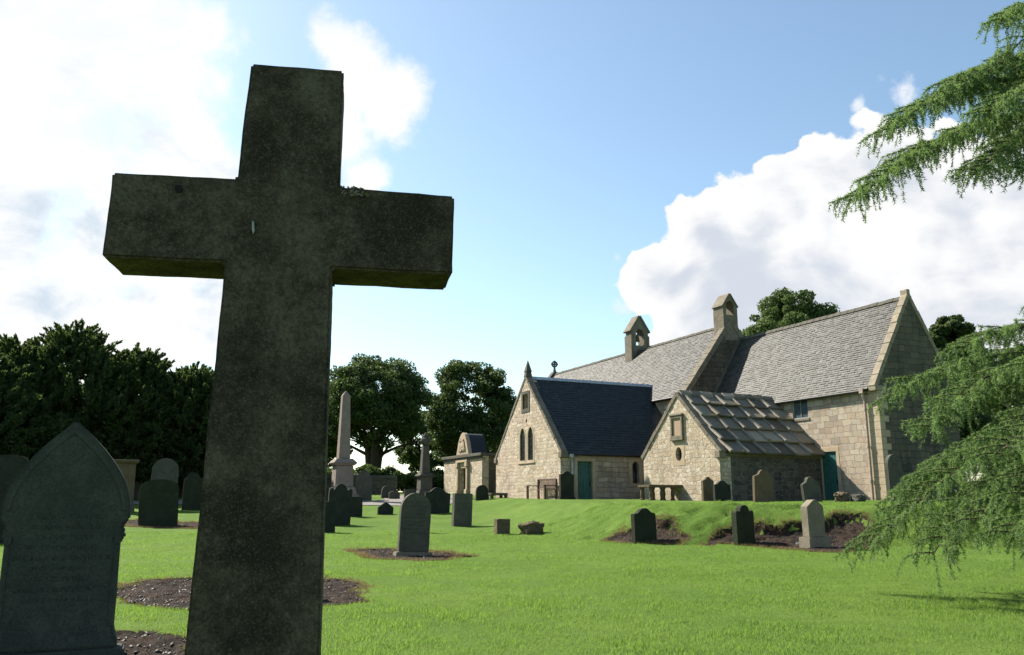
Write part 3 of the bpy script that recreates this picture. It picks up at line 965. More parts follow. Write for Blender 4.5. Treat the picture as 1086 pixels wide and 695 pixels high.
# ---- chapel (north aisle) with the dark slate roof
AL0, AL1, AG, AE, AR, AC = 11.95, 20.0, 9.25, 3.62, 7.92, 15.97
lanA, lanB = arch(15.05, 15.72, 3.30, 5.10, 1.5), arch(16.04, 16.71, 3.30, 5.10, 1.5)
sqw = rect(15.66, 16.28, 6.16, 6.98)
hole = circ(.10, 10, (15.88, 5.48))
mb = MB()
mb.panel([(AL0, GZB), (AL1, GZB), (AL1, AE), (AC, AR + .05), (AL0, AE)], P(0, AG, 0), VL, VZ, -VN * .6, [lanA, lanB, sqw, hole])
mb.build('chapel_gable', M['rubble_fine'], church)
mb = MB()
door_a = rect(7.36, 8.26, .5, 3.12)
lan_s = arch(4.50, 4.92, 2.02, 3.16, 1.2)
mb.panel([(NN + .002, GZB), (AG - .6, GZB), (AG - .6, AE), (NN + .002, AE)], P(AL0, 0, 0), VN, VZ, VL * .6, [door_a, lan_s])
mb.build('chapel_wall', M['ashlar'], church)
mb = MB(); mb.panel([(NN + .002, GZB), (AG - .6, GZB), (AG - .6, AE), (NN + .002, AE)], P(AL1, 0, 0), VN, VZ, -VL * .6); mb.build('chapel_wall', M['rubble_fine'], church)
aslope = (AR - AE) / (AC - AL0)
n_end = NN - (AR - NE) / sl - .1
dk = MB()
eA = (AL0 - .16, AE - .16 * aslope + .05)
eA2 = (AL1 + .16, AE - .16 * aslope + .05)
deck(dk, n_end - .6, AG - .3, eA, (AC, AR), 'n'); deck(dk, n_end - .6, AG - .3, eA2, (AC, AR), 'n')
rf = dk.build('chapel_roof', M['dark_deck'], church)
clip = lambda n_, c: n_ > NN + .2 - (c.y - (NE - .16 * sl)) / sl - .35
slates('slates', n_end - .5, AG - .32, eA, (AC, AR), (.24, .20), M['slate_blue'], rf, 'n', seed=6, clip=clip, right=False, th=.012)
slates('slates', n_end - .5, AG - .32, eA2, (AC, AR), (.30, .25), M['slate_blue'], rf, 'n', seed=7, clip=clip, th=.012)
mb = MB(); mb.panel([(-.16, -.12), (-.05, .05), (.05, .05), (.16, -.12), (.13, -.14), (0, 0), (-.13, -.14)], P(AC, n_end - .3, AR + .05), VL, VZ, VN * (AG - .35 - n_end + .3))
mb.build('ridge_lead', M['lead'], rf)
mb = MB()
coping(mb, AG - .34, AG + .03, (AL0 - .10, AE - .06), (AC, AR + .08), 'n', .07, seed=12); coping(mb, AG - .34, AG + .03, (AL1 + .10, AE - .06), (AC, AR + .08), 'n', .07, seed=13)
mb.box(P(AL0 - .2, AG - .36, AE - .32), P(AL0 + .15, AG + .065, AE - .03)); mb.box(P(AL1 - .15, AG - .36, AE - .32), P(AL1 + .2, AG + .065, AE - .03))
mb.build('coping', M['coping'], church, .015, rough=.005)
mb = MB()
mb.frustum((-AC, -(AG - .15)), .34, .40, .26, .30, AR + .05 - ZB, AR + .34 - ZB)
mb.frustum((-AC, -(AG - .15)), .36, .36, .02, .02, AR + .34 - ZB, AR + 1.02 - ZB)
mb.build('finial', M['coping_grey'], church, .012)
for h_ in (lanA, lanB):
    cx = sum(a for a, b in h_) / len(h_)
    mb = MB()
    mb.panel(h_, P(0, AG - .06, 0), VL, VZ, -VN * .03)
    wn = mb.build('window', M['glass'], church)
    mb = MB()
    big = [(cx + (a - cx) * 1.30, 3.30 + (b - 3.30) * 1.07 if b > 3.31 else b) for a, b in h_]
    small = [(cx + (a - cx) * .985, b - .001 if b > 3.31 else b + .004) for a, b in h_]
    big = [(a, b - (.10 if b < 3.31 else 0)) for a, b in big]
    ring(mb, big, small, P(0, AG + .015, 0), VL, VZ, -VN * .10)
    mb.build('frame', M['dressed'], wn)
    mb = MB()
    for k in range(5):
        z = 3.55 + k * .3
        mb.box(P(cx - .30, AG - .045, z), P(cx + .30, AG - .058, z + .018))
    for k in (-.11, .11):
        mb.box(P(cx + k - .008, AG - .05, 3.3), P(cx + k + .008, AG - .059, 4.7))
    mb.build('glazing_bars', M['iron'], wn)
mb = MB(); mb.box(P(14.85, AG + .05, 3.12), P(16.92, AG - .1, 3.20)); mb.build('sill', M['dressed'], church, .01)
mb = MB(); mb.panel(sqw, P(0, AG - .25, 0), VL, VZ, -VN * .03); wn = mb.build('window', M['glass'], church)
mb = MB(); ring(mb, rect(15.46, 16.48, 5.96, 7.16), rect(15.662, 16.278, 6.162, 6.978), P(0, AG + .03, 0), VL, VZ, -VN * .12); mb.build('frame', M['coping_grey'], wn, .01)
mb = MB(); mb.panel(circ(.12, 10, (15.88, 5.48)), P(0, AG - .3, 0), VL, VZ, -VN * .03); mb.build('vent', M['void'], church)
plank_door(7.36, 8.26, .9, 3.12, AL0 + .20, 'l', M['teal'])
mb = MB(); ring(mb, [(7.18, .95), (7.18, 3.28), (8.44, 3.28), (8.44, .95)], rect(7.365, 8.255, .9, 3.115), P(AL0 - .012, 0, 0), VN, VZ, VL * .1); mb.build('door_surround', M['dressed'], church, .01)
mb = MB(); mb.panel(lan_s, P(AL0 + .22, 0, 0), VN, VZ, VL * .03); wn = mb.build('window', M['glass'], church)
mb = MB(); ring(mb, rect(4.30, 5.12, 1.86, 3.34), [(a, b) for a, b in lan_s], P(AL0 - .01, 0, 0), VN, VZ, VL * .1); mb.build('frame', M['dressed'], wn)
mb = MB(); mb.tube([P(AL0 - .20, NN + .8, eA[1] - .04), P(AL0 - .20, AG - .4, eA[1] - .04)], .05, 8); mb.build('gutter', M['iron'], church)
mb = MB(); mb.tube([P(AL0 - .20, 8.75, eA[1] - .06), P(AL0 - .10, 8.62, eA[1] - .4), P(AL0 - .10, 8.62, 1.0)], .05, 8); mb.box(P(AL0 - .28, 8.85, eA[1] - .2), P(AL0 - .06, 8.62, eA[1] - .04)); mb.build('downpipe', M['lead'], church)

# ---- stone-roofed burial aisle against the chancel
BL0, BL1, BG, BE, BR, BC = 3.56, 9.42, 5.9, 3.32, 6.08, 6.47
ov = [(6.49 + .24 * math.cos(t_ * math.pi / 8), 3.26 + .33 * math.sin(t_ * math.pi / 8)) for t_ in range(16)]
mb = MB()
mb.panel([(BL0, GZB), (BL1, GZB), (BL1, BE), (BC, BR), (BL0, BE)], P(0, BG, 0), VL, VZ, -VN * .6, [ov])
mb.build('aisle_gable', M['rubble_warm'], church)
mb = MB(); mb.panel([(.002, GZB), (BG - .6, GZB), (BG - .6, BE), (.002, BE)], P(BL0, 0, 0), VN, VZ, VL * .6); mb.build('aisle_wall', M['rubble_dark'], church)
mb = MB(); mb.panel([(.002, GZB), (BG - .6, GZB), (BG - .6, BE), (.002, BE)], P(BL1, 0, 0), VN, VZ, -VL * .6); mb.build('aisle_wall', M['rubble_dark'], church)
mb = MB()
ring(mb, [(6.49 - .46, 2.72), (6.49 + .46, 2.72), (6.49 + .46, 3.78), (6.49 - .46, 3.78)], [(6.49 + (a - 6.49) * .98, 3.26 + (b - 3.26) * .98) for a, b in ov], P(0, BG + .012, 0), VL, VZ, -VN * .1)
wn = mb.build('window', M['dressed'], church, .01)
mb = MB(); mb.panel(ov, P(0, BG - .22, 0), VL, VZ, -VN * .03); mb.build('pane', M['glass'], wn)
mb = MB()
for k in (-.1, .1):
    mb.tube([P(6.49 + k, BG - .12, 2.95), P(6.49 + k, BG - .12, 3.57)], .012, 6)
mb.tube([P(6.26, BG - .12, 3.26), P(6.72, BG - .12, 3.26)], .012, 6)
mb.build('bars', M['iron'], wn)
mb = MB()
ring(mb, rect(6.04, 6.96, 3.98, 5.06), rect(6.16, 6.84, 4.12, 4.94), P(0, BG + .10, 0), VL, VZ, -VN * .098)
mb.box(P(5.98, BG + .14, 5.062), P(7.02, BG + .002, 5.14)); mb.box(P(6.0, BG + .13, 3.90), P(7.0, BG + .002, 3.978))
pq = mb.build('wall_plaque', M['coping'], church, .012)
mb = MB(); mb.box(P(6.165, BG + .035, 4.125), P(6.835, BG + .003, 4.935)); mb.build('plaque_panel', M['pinkish'], pq)
mb = MB()
coping(mb, BG - .30, BG + .05, (BL0 - .14, BE - .12), (BC, BR + .02), 'n', .10, seed=14); coping(mb, BG - .30, BG + .05, (BL1 + .14, BE - .12), (BC, BR + .02), 'n', .10, seed=15)
mb.build('coping', M['coping'], church, .012, rough=.006)
rr = random.Random(21)
bs = (BR - BE) / (BC - BL0)
rf = MB(); deck(rf, .02, BG - .31, (BL0 - .16, BE - .16 * bs), (BC, BR), 'n', .2); deck(rf, .02, BG - .31, (BL1 + .16, BE - .16 * bs), (BC, BR), 'n', .2)
rf = rf.build('slab_roof', M['slab'], church)
for side in (0, 1):
    ex = BL0 - .24 if side == 0 else BL1 + .24
    e2, r2 = Vector((ex, BE - .24 * bs + .02)), Vector((BC, BR + .05))
    L_ = (r2 - e2).length
    up = (r2 - e2) / L_
    nn = Vector((-up.y, up.x)); nn = nn if nn.y > 0 else -nn
    mb, mc = MB(), MB()
    rows = 5
    hg = L_ / rows
    cols_ = 6
    wd = (BG - .34) / cols_
    for i in range(rows):
        for j in range(cols_):
            n0, n1 = .02 + j * wd, .02 + (j + 1) * wd
            lo = i * hg - rr.uniform(.02, .08)
            hi = min((i + 1) * hg + .12, L_)
            l_lo, l_hi = .165 + rr.uniform(-.03, .05), .02
            t_ = .10
            def q(s_, d_, k): 
                c = e2 + up * d_ + nn * k
                return P(c.x, s_, c.y)
            sag = rr.uniform(-.015, .015)
            mb.hexa([q(n0 + .01, lo, l_lo - t_ + sag), q(n1 - .01, lo, l_lo - t_), q(n1 - .01, hi, l_hi - t_ + .03), q(n0 + .01, hi, l_hi - t_ + .03),
                     q(n0 + .01, lo, l_lo + sag), q(n1 - .01, lo, l_lo), q(n1 - .01, hi, l_hi), q(n0 + .01, hi, l_hi)])
            # raised roll over the joint
            lo2 = lo - rr.uniform(0, .05)
            c_ = n1 + rr.uniform(-.02, .02)
            hw = .08 + rr.uniform(-.02, .03)
            mc.hexa([q(c_ - hw, lo2, l_lo), q(c_ + hw, lo2, l_lo), q(c_ + hw, hi, l_hi), q(c_ - hw, hi, l_hi),
                     q(c_ - hw * .75, lo2, l_lo + .10), q(c_ + hw * .75, lo2, l_lo + .10), q(c_ + hw * .75, hi, l_hi + .08), q(c_ - hw * .75, hi, l_hi + .08)])
    mb.build('slabs', M['slab'], rf, .012, rough=.012, cuts=.35, seed=side)
    mc.build('joint_slabs', M['slab_joint'], rf, .012, rough=.012, cuts=.35, seed=side + 3)
mb = MB()
x = .05
while x < BG - .4:
    mb.panel([(-.26, -.20), (-.22, -.06), (0, .14), (.22, -.06), (.26, -.20)], P(BC, x, BR + .09 + rr.uniform(-.02, .02)), VL, VZ, VN * .62)
    x += .64
mb.build('ridge_slabs', M['slab'], rf, .02, rough=.01)
mb = MB(); mb.box(P(BL0 - .10, .02, BE - .24), P(BL0 - .002, BG - .02, BE - .06)); mb.build('eaves_course', M['coping'], church)
mb = MB(); mb.box(P(BL0 - .13, BG + .09, BE - .36), P(BL0 + .22, BG - .3, BE - .02)); mb.build('kneeler', M['coping'], church, .02)

# ---- family mausoleum
MC = at(511, 526, 58.0)
maus = empty('mausoleum', (MC.x, MC.y, 1.2), CH_ROT)
tag(maus, 'small flat-roofed sandstone mausoleum with a carved pediment doorway', 'mausoleum')
OZ = 1.2
def Q(l, n, z):
    return Vector((-l, -n, z - OZ))
MW, MD, MH = 7.4, 5.0, 4.15
mb = MB()
dr = rect(2.75, 4.05, .4, 3.40)
mb.panel([(0, .3), (MW, .3), (MW, MH), (0, MH)], Q(0, 0, 0), VL, VZ, -VN * .5, [dr])
mb.build('front_wall', M['rubble_fine'], maus)
mb = MB()
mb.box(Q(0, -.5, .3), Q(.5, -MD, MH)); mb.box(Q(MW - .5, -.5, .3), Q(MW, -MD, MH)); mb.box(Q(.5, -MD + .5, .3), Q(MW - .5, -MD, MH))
mb.build('wall', M['ashlar_shade'], maus)
mb = MB(); mb.box(Q(-.18, .18, MH + .003), Q(MW + .18, -MD - .15, MH + .22)); mb.box(Q(-.10, .10, MH - .16), Q(MW + .10, .003, MH - .002)); mb.build('cornice', M['coping_grey'], maus, .03)
mb = MB()
mb.box(Q(3.42, -.30, .4), Q(4.05, -.36, 3.4)); mb.box(Q(2.75, -.305, .4), Q(3.38, -.36, 3.4))
d_ = mb.build('door', M['dark_wood'], maus, .01)
for l_ in (2.36, 4.16):
    mb = MB(); mb.box(Q(l_, .16, .4), Q(l_ + .28, .003, 3.5)); mb.box(Q(l_ - .07, .24, 3.5), Q(l_ + .35, .003, 3.8)); mb.box(Q(l_ - .07, .24, .4), Q(l_ + .35, .003, .9 + 1.0))
    mb.build('pilaster', M['dressed'], maus, .02)
mb = MB(); mb.box(Q(2.30, .22, 3.82), Q(4.50, .003, MH - .17)); mb.box(Q(2.74, .05, 3.41), Q(4.06, .003, 3.8)); mb.build('lintel', M['dressed'], maus, .02)
half = [(1.2, 0), (1.12, .22), (.98, .52), (.84, .88), (.62, 1.22), (.36, 1.48), (.12, 1.60)]
ped = [(-a, b) for a, b in half] + half[::-1]
mb = MB(); mb.panel(ped, Q(3.40, .12, MH + .224), VL, VZ, -VN * .3); pd_ = mb.build('pediment', M['dressed'], maus, .03)
mb = MB(); mb.panel([(a * .55, .25 + b * .62) for a, b in ped], Q(3.40, .19, MH + .224), VL, VZ, -VN * .066); mb.build('carved_panel', M['dressed'], pd_, .03, rough=.05, cuts=.15)
mb = MB(); mb.panel([(a * .97, b * .97) for a, b in ped], Q(3.40, -.185, MH + .224), VL, VZ, -VN * 1.2); mb.build('vault_roof', M['slate_blue'], maus)

# ------------------------------------------------------------------ the big cross in the foreground
def cross():
    yaw = R(11)
    base = at(300, 530, 2.45)
    bz = Hf(base.x, base.y)
    root = empty('stone_cross', (base.x, base.y, bz - .02), yaw)
    tag(root, 'tall weathered Latin cross of dark stone in the foreground', 'stone cross')
    z = lambda h: h - bz + .02
    out = [(-.173, 2.514), (.117, 2.520), (.120, 2.118), (.486, 2.114), (.483, 1.852), (.108, 1.852), (.127, .30), (-.252, .30), (-.207, 1.854), (-.553, 1.851), (-.549, 2.116), (-.190, 2.122)]
    mb = MB()
    mb.panel([(a, z(b)) for a, b in out], (0, 0, 0), (1, 0, 0), (0, 0, 1), (0, .215, 0))
    mb.build('shaft_and_arms', M['st_cross'], root, bevel=.007, seg=2, rough=.0022, cuts=.035, seed=2, nscale=9)
    mb = MB()
    mb.frustum((-.06, .11), .64, .50, .58, .44, z(.12), z(.305)); mb.frustum((-.06, .11), .92, .78, .86, .72, z(bz) - .25, z(.118))
    mb.build('plinth', M['st_cross'], root, bevel=.012, seg=2, rough=.004, cuts=.06, seed=4)
    # lichen tufts on the arms, a plugged hole and a bird dropping
    def tuft(cx, cy, cz, r_, n, m_):
        vs, fs = [], []
        for i in range(n):
            p = Vector((cx + random.gauss(0, r_), cy + random.gauss(0, r_ * .6), cz + abs(random.gauss(0, r_ * .35))))
            q = random.uniform(.004, .010)
            a = Vector((random.gauss(0, 1), random.gauss(0, 1), random.gauss(0, 1))).normalized() * q
            b = Vector((random.gauss(0, 1), random.gauss(0, 1), random.gauss(0, 1))).normalized() * q
            k = len(vs)
            vs += [p - a, p - b, p + a, p + b]
            fs.append((k, k + 1, k + 2, k + 3))
        link('lichen', np_mesh('lichen', np.array([tuple(v) for v in vs]), np.array(fs)), m_, root)
    tuft(.165, .03, z(2.119), .016, 60, M['st_pale'])
    tuft(-.225, .04, z(2.124), .010, 30, M['st_sand'])
    tuft(.175, -.001, z(2.09), .020, 40, M['st_pale'])
    mb = MB(); mb.panel(circ(.012, 10, (-.355, z(2.075))), (0, -.0065, 0), (1, 0, 0), (0, 0, 1), (0, .006, 0)); mb.build('plug', M['void'], root)
    mb = MB(); mb.panel([(-.136, z(1.985)), (-.131, z(1.984)), (-.127, z(1.955)), (-.131, z(1.945)), (-.135, z(1.957))], (0, -.007, 0), (1, 0, 0), (0, 0, 1), (0, .006, 0)); mb.build('bird_dropping', M['frame_paint'], root)
cross()

# ------------------------------------------------------------------ gravestones
def outline(style, w_, h_):
    a = w_ / 2
    def arc(cx, cz, r0, r1, t0, t1, n=10):
        return [(cx + r0 * math.cos(t0 + (t1 - t0) * i / n), cz + r1 * math.sin(t0 + (t1 - t0) * i / n)) for i in range(n + 1)]
    if style == 'round':
        return [(-a, 0), (a, 0)] + arc(0, h_ - a, a, a, 0, math.pi, 18)
    if style == 'low_round':
        k = a * .45
        return [(-a, 0), (a, 0)] + arc(0, h_ - k, a, k, 0, math.pi, 16)
    if style == 'shoulder_round':
        s_ = h_ - a * .75
        return [(-a, 0), (a, 0), (a, s_), (a * .78, s_ + .0)] + arc(0, s_ + .02, a * .75, h_ - s_ - .02, 0, math.pi, 14) + [(-a * .78, s_), (-a, s_)]
    if style == 'ogee':
        s_ = h_ - a * .42
        return [(-a, 0), (a, 0), (a, s_), (a * .80, s_ + .01), (a * .62, s_ + a * .07), (a * .50, s_ + a * .2)] + arc(0, s_ + a * .18, a * .44, a * .24, .15, math.pi - .15, 8) + [(-a * .50, s_ + a * .2), (-a * .62, s_ + a * .07), (-a * .80, s_ + .01), (-a, s_)]
    if style == 'serpentine':
        s_ = h_ - a * .5
        return [(-a, 0), (a, 0), (a, s_ - .02)] + arc(a * .8, s_ - .02, a * .2, a * .22, 0, math.pi * .9, 5) + arc(0, s_ + .04, a * .5, a * .46, .1, math.pi - .1, 8) + arc(-a * .8, s_ - .02, a * .2, a * .22, math.pi * .1, math.pi, 5)
    if style == 'peak':
        s_ = h_ - a * .55
        return [(-a, 0), (a, 0), (a, s_), (a * .5, s_ + a * .18), (a * .38, h_ - .06), (a * .2, h_), (-a * .2, h_), (-a * .38, h_ - .06), (-a * .5, s_ + a * .18), (-a, s_)]
    if style == 'gable':
        s_ = h_ - a * .62
        return [(-a, 0), (a, 0), (a, s_), (a * .22, h_ - .02), (0, h_), (-a * .22, h_ - .02), (-a, s_)]
    if style == 'scroll':
        s_ = h_ - a * .45
        return [(-a, 0), (a, 0), (a, s_)] + arc(a * .78, s_ - .02, a * .2, a * .3, 0, math.pi, 5) + [(a * .5, h_ - a * .12)] + arc(0, h_ - a * .22, a * .3, a * .22, .2, math.pi - .2, 6) + [(-a * .5, h_ - a * .12)] + arc(-a * .78, s_ - .02, a * .2, a * .3, 0, math.pi, 5) + [(-a, s_)]
    if style == 'flat':
        return [(-a, 0), (a, 0), (a, h_ - .02), (a * .96, h_), (-a * .96, h_), (-a, h_ - .02)]
    if style == 'gothic':
        s_ = h_ * .60
        pts = [(-a, 0), (a, 0), (a, s_)]
        n = 12
        for i in range(1, n):
            t_ = i / n
            pts.append((a * (1 - t_ ** 1.75) , s_ + (h_ - s_) * t_ ** .92))
        pts.append((0, h_))
        return pts + [(-x, z_) for x, z_ in reversed(pts[2:-1])]
    raise ValueError(style)

GROUPS = 'gravestones standing in the churchyard'
def headstone(xl, xr, yt, yb, style, m_, label, Y=None, th=.14, base=None, name='gravestone', yaw=25.2, tilt=0.0, wf=.93, cat='gravestone', lean=0.0, rough=.006):
    xc = (xl + xr) / 2
    p = hit(xc, yb) if Y is None else at(xc, yb, Y)
    z = Hf(p.x, p.y)
    top = at(xc, yt, p.y).z
    k = p.y / cP / FPX / cP
    w_ = (xr - xl) * k * wf
    h_ = max(top - z, .15)
    root = empty(name, (p.x, p.y, z - .0), R(yaw))
    if not tilt and Y is None:
        tilt = random.uniform(-2.6, 2.6)
    root.rotation_euler = (R(lean), R(tilt), R(yaw + random.uniform(-4, 4)))
    tag(root, label, cat, GROUPS)
    bh = 0
    if base:
        bh, over, mb_ = base[0], base[1], MB()
        mb_.frustum((0, 0), w_ + over * 2, th + over * 2, w_ + over * 1.8, th + over * 1.8, -.2, bh)
        mb_.build('base', base[2] if len(base) > 2 else m_, root, .015, 2, .005, .12)
    mb_ = MB()
    o2 = outline(style, w_, h_ - bh)
    z0 = bh + .003 if base else -.25
    o2 = [(a, b + (z0 if b == 0 else bh)) for a, b in o2]
    mb_.panel(o2, (0, -th / 2, 0), (1, 0, 0), (0, 0, 1), (0, th, 0))
    mb_.build('slab', m_, root, .012, 2, rough, .10, seed=int(xc) % 17, nscale=4)
    return root, w_, h_

S = M
# pointed headstone, left foreground
def gothic_stone():
    p = hit(56, 698)
    z = Hf(p.x, p.y)
    k = p.y / cP / FPX / cP
    yaw = 22
    root = empty('gravestone', (p.x, p.y, z), R(yaw))
    tag(root, 'large pointed-arch headstone with worn lettering at the left edge', 'gravestone', GROUPS)
    top = at(66, 447, p.y).z - z
    hw = .5 * 128 * k * .93
    # outline with moulded shoulders
    hs = top * .50
    pts = [(-hw * .93, .10), (hw * .93, .10), (hw * .90, .16), (hw * .85, .24), (hw * .83, hs * .98), (hw * .90, hs * 1.0), (hw * .91, hs * 1.05), (hw * .86, hs * 1.07), (hw * .88, hs * 1.13), (hw * .95, hs * 1.16), (hw * .95, hs * 1.24)]
    for i in range(1, 12):
        t_ = i / 12
        pts.append((hw * .95 * (1 - t_ ** 1.7), hs * 1.24 + (top - hs * 1.24) * (t_ ** .95)))
    pts.append((0, top))
    pts += [(-a, b) for a, b in reversed(pts[2:-1])]
    mb = MB()
    mb.panel(pts, (0, -.085, 0), (1, 0, 0), (0, 0, 1), (0, .17, 0))
    mb.build('slab', M['st_gothic'], root, .014, 2, .003, .08, nscale=5)
    mb = MB(); mb.frustum((0, 0), hw * 2.1, .34, hw * 2.06, .30, -.25, .098); mb.build('base', M['st_gothic'], root, .015, 2, .004, .12)
    # raised moulding round the arch
    arc_o = [(a * .93, hs * 1.2 + (b - hs * 1.2) * .93) for a, b in pts if b >= hs * 1.2]
    arc_i = [(a * .86, hs * 1.2 + (b - hs * 1.2) * .86) for a, b in pts if b >= hs * 1.2]
    mb = MB(); mb.panel(arc_o + arc_i[::-1], (0, -.094, 0), (1, 0, 0), (0, 0, 1), (0, .0085, 0)); mb.build('arch_moulding', M['st_gothic'], root, .003)
    for s_ in (-1, 1):
        mb = MB(); mb.tube([(s_ * hw * .80, -.080, .26), (s_ * hw * .80, -.080, hs * .96)], .022, 10); mb.box((s_ * hw * .75, -.11, hs * .96), (s_ * hw * .85, -.0865, hs * 1.03)); mb.build('shaft', M['st_gothic'], root)
gothic_stone()
r_, w_, h_ = headstone(421, 454, 523, 588.5, 'round', M['st_main'], 'pale-edged upright headstone with round top ringed by soil, mid-lawn', base=(.12, .07, M['st_pale']), th=.15)
# hidden behind the cross: only its shadow shows
headstone(262, 312, 565, 632, 'low_round', S['st_dark'], 'low dark headstone in the soil patch behind the big cross', th=.13)
headstone(-14, 21, 482, 548, 'low_round', S['st_dark'], 'dark rounded headstone cut by the left picture edge', Y=22)
headstone(148, 187, 508.5, 557.5, 'low_round', S['st_green'], 'broad mossy headstone with curved top, left of the cross', th=.16)
headstone(158, 185, 486, 546, 'round', S['st_grey'], 'taller round-topped headstone right behind the broad mossy one', Y=41)
headstone(193, 217, 506, 541, 'low_round', S['st_green'], 'round-topped headstone beside the cross shaft on its left')
headstone(194, 212, 501, 535, 'shoulder_round', S['st_dark'], 'dark headstone peeping over a rounded one left of the cross', Y=43)
headstone(139, 150, 511, 531, 'round', S['st_grey'], 'small pale headstone before the yews', Y=52)
headstone(130, 141, 513, 533, 'gable', S['st_dark'], 'small peaked headstone half hidden by the pointed one', Y=50)
headstone(346, 371, 514, 557, 'serpentine', S['st_dark'], 'dark wavy-topped headstone in front of the tall obelisk', th=.16)
headstone(336, 355, 532, 565, 'ogee', S['st_dark'], 'dark headstone tucked against the right edge of the cross')
headstone(370, 384, 527, 548, 'flat', S['st_dark'], 'square dark headstone just right of the wavy-topped one')
headstone(376, 394, 499, 533, 'shoulder_round', S['st_grey'], 'tall pale headstone right of the obelisk pedestal', Y=50)
headstone(342, 350, 518, 535, 'round', S['st_dark'], 'narrow dark headstone left of the obelisk pedestal', Y=46)
headstone(400, 417, 533, 546, 'gable', S['st_dark'], 'very low peaked headstone beside the gravel path')
headstone(404, 417, 515, 531, 'round', S['st_grey'], 'rounded pale headstone near the boundary wall', Y=53)
headstone(412, 424, 521, 532, 'low_round', S['st_grey'], 'low rounded headstone next to the wall', Y=52)
headstone(428, 443, 519, 534, 'flat', S['st_grey'], 'squat flat-topped headstone behind the upright one mid-lawn', Y=52)
headstone(449, 477, 517, 544.5, 'ogee', S['st_dark'], 'wide dark headstone with curved shoulders below the slim obelisk', th=.16)
headstone(447, 455, 538, 559, 'flat', S['st_dark'], 'thin dark slab mostly behind the upright mid-lawn headstone', Y=27.5)
headstone(479, 500, 523.5, 558, 'flat', S['st_main'], 'grey-green flat-topped headstone right of the mid-lawn one', th=.24)
headstone(525, 540, 550.5, 567, 'flat', S['st_sand'], 'square stump of a broken headstone at the mound foot', th=.26, rough=.02, name='gravestone')
headstone(504, 518, 514.5, 534, 'round', S['st_dark'], 'black round-topped headstone before the mausoleum', Y=47)
headstone(593, 609, 500, 527, 'ogee', S['st_dark'], 'dark headstone leaning at the chapel corner', Y=41, th=.2, base=(.1, .06))
headstone(669.5, 697.5, 539, 573, 'ogee', S['st_green'], 'mossy dark headstone in the triangular soil cut', th=.18, tilt=-1.5)
headstone(777, 801.5, 537, 575, 'serpentine', S['st_green'], 'dark headstone with notched top, left one in the wide soil cut', th=.2)
headstone(851.5, 878, 530, 581.5, 'gable', S['st_pale'], 'pale gabled headstone on a stepped base in the wide soil cut', th=.24, base=(.28, .08), wf=.78)
headstone(797, 823, 498.5, 531.5, 'peak', S['st_sand'], 'tan headstone standing before the dark rubble wall', Y=32, th=.14, tilt=2)
headstone(850, 874, 506, 532, 'peak', S['st_grey'], 'tilted grey headstone by the teal church door', Y=33, th=.16, tilt=-7)
headstone(744, 758, 506, 528.5, 'peak', S['st_sand'], 'pale headstone against the aisle gable corner', Y=36.2, th=.16)
headstone(756, 776, 510, 529.5, 'ogee', S['st_dark'], 'blackened headstone at the aisle corner', Y=35.2, th=.16)
headstone(940, 962, 482, 532, 'round', S['st_grey'], 'tall narrow round-topped headstone against the shaded church gable', Y=33.8, th=.18, base=(.12, .06))

# pedestal monument on the left
def pedestal(xl, xr, yt, yb, Y, m_, label):
    p = at((xl + xr) / 2, yb, Y)
    z = Hf(p.x, p.y)
    k = Y / FPX / cP / cP
    w_ = (xr - xl) * k
    h_ = at((xl + xr) / 2, yt, Y).z - z
    root = tag(empty('pedestal_tomb', (p.x, p.y, z), R(25.2)), label, 'tomb')
    mb = MB(); mb.frustum((0, 0), w_ * .80, w_ * .6, w_ * .76, w_ * .56, .30, h_ - .18); mb.build('pedestal', m_, root, .02, 2)
    mb = MB(); mb.frustum((0, 0), w_ * .95, w_ * .75, w_ * .9, w_ * .7, -.2, .298); mb.build('base', m_, root, .02, 2)
    mb = MB(); mb.frustum((0, 0), w_ * .84, w_ * .64, w_, w_ * .8, h_ - .178, h_ - .08); mb.frustum((0, 0), w_, w_ * .8, w_ * .96, w_ * .76, h_ - .077, h_); mb.build('cap', m_, root, .012)
pedestal(117, 142, 488, 534, 40, S['st_sand'], 'tan pedestal tomb with flat cap behind the pointed headstone')

